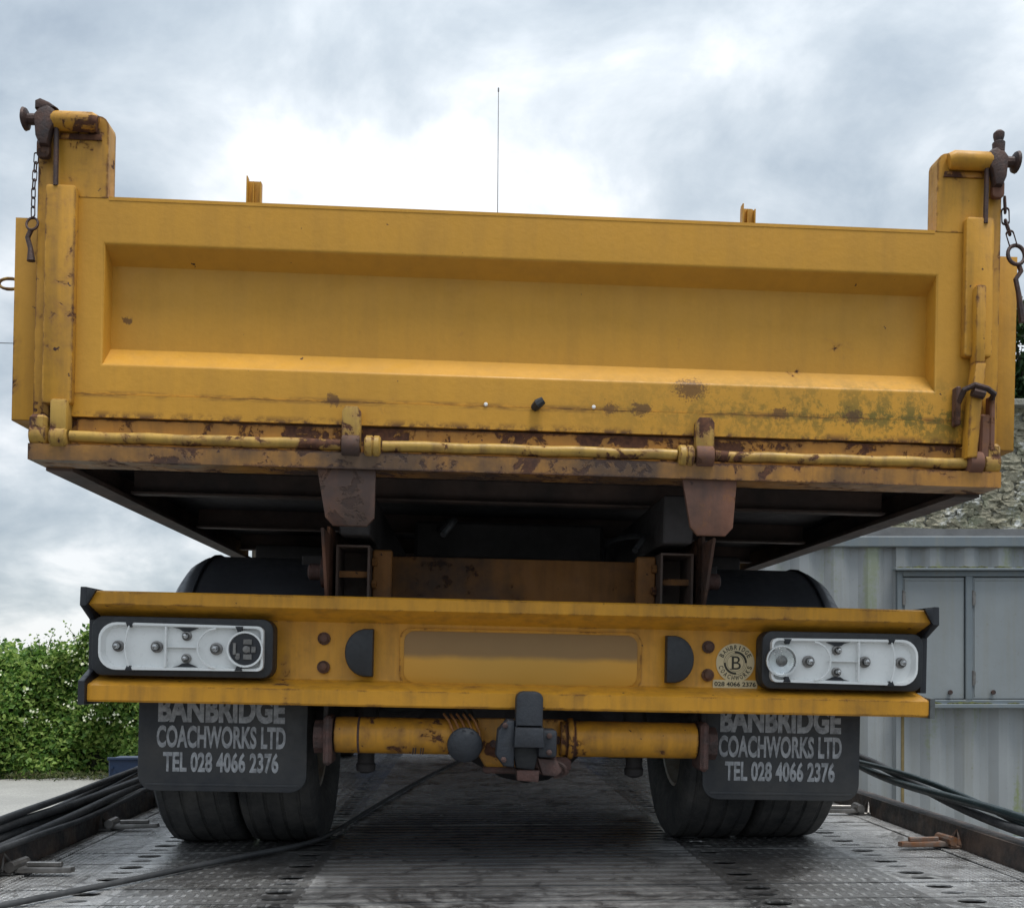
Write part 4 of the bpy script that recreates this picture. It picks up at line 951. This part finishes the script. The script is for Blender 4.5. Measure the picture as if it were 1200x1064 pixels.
bx = NB(); box(bx, sxc-.014, sxc-.002, syf-.0022, syf-.0014, szc+.016, szc+.018); box(bx, sxc-.014, sxc-.002, syf-.0022, syf-.0014, szc-.018, szc-.016); box(bx, sxc-.010, sxc-.0045, syf-.0021, syf-.0015, szc-.0165, szc+.0165); merge(lt, bx)
sub('sticker_print', lt, M['ink'], stk, smooth=0)
# --- tow bar
TY = 2.78; TZ = .334
for (x0, x1) in ((-.470, -.095), (.125, .490)):
    bm = NB(); tube(bm, [(x0, TY, TZ), (x0+.02, TY, TZ), (x1-.01, TY, TZ), (x1, TY, TZ)], [.047, .048, .048, .048], 28)
    if x1 > 0: lathe(bm, [(.048, .142), (.054, .145), (.056, .152), (.054, .160), (.048, .163)], 28, 'x', (0, TY, TZ))
    tb = part('tow_bar', bm, M['tow'])
    if x1 < 0:
        bm = NB(); lathe(bm, [(.0482, -.4105), (.0498, -.409), (.0498, -.406), (.0482, -.4045)], 28, 'x', (0, TY, TZ)); sub('weld_ring', bm, M['castr'], tb)
        bm = NB()
        for dx_, ln in ((0, .02), (.010, .03)):
            for sg in (0, 1): tube(bm, [(-.262+dx_*2+sg*.006, TY-.049, TZ-.028), (-.264+dx_*2+sg*.006, TY-.044, TZ-.045)], .002, 5)
        sub('tie_mark', bm, M['iron'], tb)
        bm = NB()
        for q in range(5):
            x_ = -.165+q*.017; tube(bm, [(x_-.02, TY-.010, TZ+.060), (x_-.006, TY-.040, TZ+.044), (x_+.006, TY-.056, TZ+.018), (x_+.010, TY-.055, TZ-.005)], .0035, 6)
        sub('cord_wrap', bm, M['wrap'], tb)
    xe = x0-.004 if x1 < 0 else x1+.004; sg = -1 if x1 < 0 else 1
    bm = NB(); lathe(bm, [(.040, 0), (.060, sg*.004), (.060, sg*.020), (.045, sg*.026), (.045, sg*.05)], 10, 'x', (xe, TY, TZ-.006)); box(bm, min(xe, xe+sg*.022), max(xe, xe+sg*.022), TY-.062, TY+.05, TZ-.078, TZ+.052, .008); sub('flange', bm, M['castr'], tb)
    bm = NB(); box(bm, min(xe+sg*.02, xe+sg*.034), max(xe+sg*.02, xe+sg*.034), TY+.03, TY+.30, TZ-.05, .68, .003); sub('drop_bracket', bm, M['under'], tb)
# centre plates
bm = NB(); prism(bm, [(-.10, .385), (.135, .385), (.135, .300), (.150, .285), (.120, .250), (-.070, .250), (-.085, .275), (-.10, .30)], TY-.010, TY+.010, 'y', .003)
cpl = part('coupling_plate', bm, M['tow'])
bm = NB(); lathe(bm, [(.011, TY-.010), (.011, TY-.020), (.006, TY-.021)], 10, 'y', (.118, 0, .330)); lathe(bm, [(.010, TY-.010), (.010, TY-.018)], 10, 'y', (-.052, 0, .318)); lathe(bm, [(.009, TY-.010), (.009, TY-.018)], 10, 'y', (.100, 0, .295)); sub('bolt', bm, M['castr'], cpl)
bm = NB(); box(bm, -.080, .150, TY-.03, TY+.03, .240, .256, .004); box(bm, .02, .155, TY-.035, TY-.008, .246, .286, .010); sub('rusty_base', bm, M['castr'], cpl)
# round socket cover
bm = NB(); lathe(bm, [(.030, 2.72), (.043, 2.715), (.046, 2.700), (.044, 2.690), (.034, 2.682), (.016, 2.678), (.002, 2.677)], 28, 'y', (-.128, 0, .318))
sc = part('socket_cover', bm, M['cast'])
bm = NB(); tube(bm, [(-.128, 2.72, .318), (-.128, TY, .33)], .028, 14); sub('socket_body', bm, M['rubber'], sc)
bm = NB()
for a_ in (60, 95, 140): lathe(bm, [(.0055, 2.6865), (.0055, 2.6825)], 8, 'y', (-.128+math.cos(R(a_))*.035, 0, .318+math.sin(R(a_))*.035))
sub('cover_hole', bm, M['plastic'], sc)
# towing jaw
bm = NB()
prism(bm, rrect(-.002, .066, .372, .462, .02, 5, (.02, .02, .002, .002)), 2.600, 2.665, 'y', .005)              # upright lever
prism(bm, [(-.004, .372), (.068, .372), (.070, .322), (-.006, .322)], 2.588, 2.672, 'y', .005)
box(bm, .056, .104, 2.612, 2.700, .296, .366, .008, seg=2)
prism(bm, [(-.046, .362), (-.022, .390), (-.003, .388), (-.003, .270), (-.030, .272), (-.050, .300)], 2.612, 2.70, 'y', .008)
jw = part('tow_jaw', bm, M['cast'])
bm = NB(); prism(bm, [(-.008, .320), (.064, .320), (.050, .262), (.004, .266)], 2.640, 2.70, 'y', .004); lathe(bm, [(.016, .25), (.019, .27), (.019, .32)], 14, 'z', (.034, 2.665, 0)); sub('jaw_throat', bm, M['rubber'], jw)
bm = NB(); prism(bm, [(.004, .262), (.062, .262), (.060, .232), (.006, .236)], 2.625, 2.70, 'y', .004); prism(bm, [(.056, .294), (.105, .290), (.120, .262), (.108, .246), (.070, .250)], 2.63, 2.70, 'y', .006); sub('jaw_foot', bm, M['castr'], jw)
bm = NB()
for (x, z) in ((-.028, .376), (-.030, .290), (.084, .352), (.084, .310)): lathe(bm, [(.0075, 2.612), (.0075, 2.604), (.004, 2.602)], 6, 'y', (x, 0, z))
sub('bolt', bm, M['castr'], jw)
bm = NB(); tube(bm, smooth_path([(.095, 2.66, .285), (.125, 2.65, .272), (.128, 2.66, .250), (.100, 2.66, .243)]), .005, 6); sub('pin_ring', bm, M['castr'], jw)
# --- mudguards over the rear wheels (arched shells)
for s in (-1, 1):
    bm = NB(); n_ = 26; RO = .50; RI = .485; cy, cz = 3.28, .345; x0, x1 = s*.51, s*.945
    secs = []
    for i in range(n_+1):
        a_ = R(12+150*i/n_)
        ring = []
        # cross-section from inner edge to outer edge with rolled shoulder
        for (xx, rr2) in ((x0, RO), (s*.88, RO), (s*.915, RO-.004), (s*.945, RO-.022), (s*.965, RO-.050), (s*.970, RO-.085), (s*.962, RO-.085), (s*.955, RO-.052), (s*.937, RO-.034), (s*.91, RO-.016), (s*.88, RO-.012), (x0, RO-.012)):
            ring.append(bm.verts.new((xx, cy-math.cos(a_)*rr2, cz+math.sin(a_)*rr2)))
        secs.append(ring)
    for A, B in zip(secs, secs[1:]):
        for i in range(len(A)): bm.faces.new((A[i], A[(i+1) % len(A)], B[(i+1) % len(A)], B[i]))
    bm.faces.new(secs[0]); bm.faces.new(secs[-1][::-1]); bmesh.ops.recalc_face_normals(bm, faces=bm.faces[:])
    mg = part('mudguard', bm, M['guard'])
    bm = NB(); pts = [(s*.893, cy-math.cos(R(12+150*i/20))*(RO+.002), cz+math.sin(R(12+150*i/20))*(RO+.002)) for i in range(21)]; tube(bm, pts, .004, 6); sub('edge_bead', bm, M['plastic'], mg)
    bm = NB(); box(bm, min(s*.47, s*.62), max(s*.47, s*.62), 3.1, 3.14, .80, .84, .004); sub('stay', bm, M['under'], mg)
# --- mud flaps with print
for s in (-1, 1):
    x0, x1 = (-1.000, -.552) if s < 0 else (.524, .960)
    bm = NB(); prism(bm, rrect(x0, x1, .172, .60, .045, 7, (.004, .004, .045, .045)), 2.824, 2.832, 'y', .002)
    # slight curl
    fl = part('mud_flap', bm, M['flap'])
    bm = NB(); prism(bm, rrect(x0+.02, x1-.02, .186, .193, .003, 2), 2.8222, 2.826, 'y', .001); sub('moulded_rib', bm, M['flap'], fl)
    cx_ = (x0+x1)/2-.004; yl = 2.8232
    for txt, hw, z0_, z1_, bo in (('BANBRIDGE', .168, .356, .428, .050), ('COACHWORKS LTD', .171, .288, .348, .034), ('TEL 028 4066 2376', .153, .223, .278, .034)):
        b = text_mesh(txt, cx_-hw, cx_+hw, z0_, z1_, yl, .0008, bo, 1.02); sub('lettering', b, M['letter'], fl, smooth=0)
# --- wheels (stand on the deck, do not lean with the body)
def wheel(x, y, rad, wd, side):
    t_ = obj('wheel', tyre_mesh(rad, wd), M['tyre'], trk, loc=(x, y-3.2, rad-.004)); obj('rim', rim_mesh(rad, wd, side), M['rim'], t_); return t_
for s in (-1, 1):
    wheel(.0+s*.852, 3.22, .375, .222, s); wheel(.0+s*.626, 3.22, .375, .218, s); wheel(s*.86, 6.15, .375, .225, s)
bm = NB(); tube(bm, [(-.80, 3.22, .375), (.80, 3.22, .375)], .055, 14)
lathe(bm, [(.05, -.34), (.085, -.25), (.135, -.15), (.175, -.07), (.19, 0), (.18, .07), (.13, .14), (.07, .20), (.05, .26)], 32, 'x', (.06, 3.22, .355)); lathe(bm, [(.05, -.17), (.12, -.13), (.15, -.06), (.15, .06), (.08, .2)], 20, 'y', (0, 3.22, .365)); part('rear_axle', bm, M['under'])
bm = NB(); tube(bm, [(0, 3.4, .38), (0, 5.2, .52)], .04, 12); part('prop_shaft', bm, M['under'])
bm = NB(); tube(bm, [(-.8, 6.15, .375), (-.5, 6.15, .32), (.5, 6.15, .32), (.8, 6.15, .375)], .045, 10); part('front_axle', bm, M['under'])
for x in (-.405, .355):
    s = 1 if x > 0 else -1
    bm = NB(); tube(bm, [(x, 2.95, .60), (x, 2.95, .31)], .034, 12); tube(bm, [(x, 2.95, .32), (x, 2.95, .235)], .024, 12); lathe(bm, [(.010, .215), (.026, .222), (.028, .24), (.018, .256)], 12, 'z', (x, 2.95, 0)); box(bm, x-.05, x+.045, 2.92, 2.98, .285, .31, .008); part('spring_hanger', bm, M['under'])
    bm = NB()
    for k in range(4): 
        z = .44+k*.014; tube(bm, [(s*.43, 2.80+k*.06, z+.05-k*.006), (s*.43, 3.22, z-.005), (s*.43, 3.64-k*.06, z+.05-k*.006)], .013, 4)
    part('leaf_spring', bm, M['under'])
for k, (x0, z0) in enumerate(((-.30, .66), (-.26, .64), (.28, .62), (.33, .90), (-.2, .93))):
    bm = NB(); tube(bm, smooth_path([(x0, 2.86, z0-.05), (x0+.03, 2.92, z0), (x0-.02, 3.3, z0+.02), (x0+.03, 3.9, z0), (x0, 5.0, z0+.03)]), .009, 8); part('air_line', bm, M['hose'])
bm = NB(); tube(bm, smooth_path([(-.128, 2.75, .335), (-.12, 2.79, .40), (-.20, 2.84, .425), (-.33, 2.86, .40), (-.40, 2.95, .50)]), .010, 8); part('socket_cable', bm, M['hose'])
bm = NB(); box(bm, -.55, -.12, 2.9, 3.05, .44, .60, .02); box(bm, .05, .44, 2.92, 3.02, .40, .46, .01); part('air_tank', bm, M['under'])

# ------------------------------------------------------------------ hoses, winch cable, small things
def cable(name, pts, r, mat, label, cat, group=None, n=8):
    bm = NB(); base = Vector(pts[0]); r *= .88 if name == 'hose' else 1; tube(bm, [p-base for p in smooth_path(pts)], r, n)
    o = obj(name, bm, mat, None, 60); o.location = base; return tag(o, label, cat, group)
zr = DZ+.066
for k, (dx_, dz_, r_) in enumerate(((.010, .014, .015), (.040, .014, .016), (.070, .014, .015), (.100, .010, .014), (.025, .040, .015), (.056, .041, .016), (.085, .036, .013), (.040, .064, .012), (-.018, .010, .010))):
    pts = [(XL-dx_-.01*math.sin(y*1.7+k), y, zr+dz_-.004+.010*math.sin(y*2.3+k*1.9)+(.035*(max(0, y-3.2)) if k > 0 else 0.03*max(0, y-3.2))) for y in np.arange(.7, 5.6, .35)]
    cable('hose', pts, r_, M['hose'], 'thick black hose in the bundle lying along the left deck rail', 'hose', 'black hoses bundled on the left rail')
for k, (dx_, dz_, r_, mt_) in enumerate(((.022, .02, .015, 'hoseg'), (.050, .022, .016, 'hose'), (.036, .044, .011, 'hoseg'))):
    pts = [(XR+.045+.019*math.cos(y*3.0+k*2.1), y, zr+.034+.019*math.sin(y*3.0+k*2.1)+.055*max(0, y-2.5)) for y in np.arange(.7, 5.6, .16)]
    cable('hose', pts, r_, M[mt_], ['thick dark green hose in the twisted bundle at the right rail', 'plain black hose in the twisted bundle at the right rail', 'thin dark green hose in the twisted bundle at the right rail'][k], 'hose', 'hoses along the right rail')
def on_deck(u, v, h=.012):
    d = (.525-h)*1220/(v-780); X, Y, _ = world_at(u, v, d); return (X, Y, DZ+h)
cable('winch_cable', [on_deck(-240, 1110), on_deck(0, 1061), on_deck(150, 1031), on_deck(285, 1003), on_deck(350, 990), on_deck(388, 976), on_deck(440, 944), on_deck(498, 911), on_deck(560, 880)], .0075, M['hose'], 'thin dark winch cable lying slantwise across the steel deck', 'cable')
X, Y, Z = world_at(148, 900, 5.4)
bm = NB(); box(bm, -.075, .105, -.05, .12, -.10, .055, .006); box(bm, -.08, .11, -.055, -.045, .045, .062, .003)
lathe(bm, [(.008, -.0545), (.008, -.060)], 8, 'y', (-.04, 0, -.02)); lathe(bm, [(.008, -.0545), (.008, -.060)], 8, 'y', (-.055, 0, .01))
prism(bm, [(-.04, -.12), (.04, -.12), (.04, -(Z-.01)), (-.04, -(Z-.01))], .02, .06, 'y', .002)
b_ = obj('blue_box', bm, M['blue']); b_.location = (X, Y, Z); tag(b_, 'small dark blue metal box on a post beside the left rail', 'box')
# overhead line far behind on the left
a0 = world_at(-400, 390, 30); a1 = world_at(300, 409, 30)
poles = []
for q in (world_at(-420, 330, 30), world_at(1500, 330, 30)):
    pass
pl = thing('utility_pole', 'wooden pole carrying the thin overhead wire behind the truck', 'pole', (a1[0], a1[1], 0))
bm = NB(); tube(bm, [(0, 0, 0), (0, 0, a1[2]+.2)], [.13, .10], 10); box(bm, -.5, .5, -.05, .05, a1[2]-.15, a1[2]-.05, .01); obj('shaft', bm, M['bark'], pl)
cable('overhead_wire', [(a0[0]-20, a0[1], a0[2]+.4), a0, ((a0[0]+a1[0])/2, (a0[1]+a1[1])/2, (a0[2]+a1[2])/2-.03), a1], .012, M['plastic'], 'thin dark overhead wire crossing the sky at the left edge', 'wire', n=5)
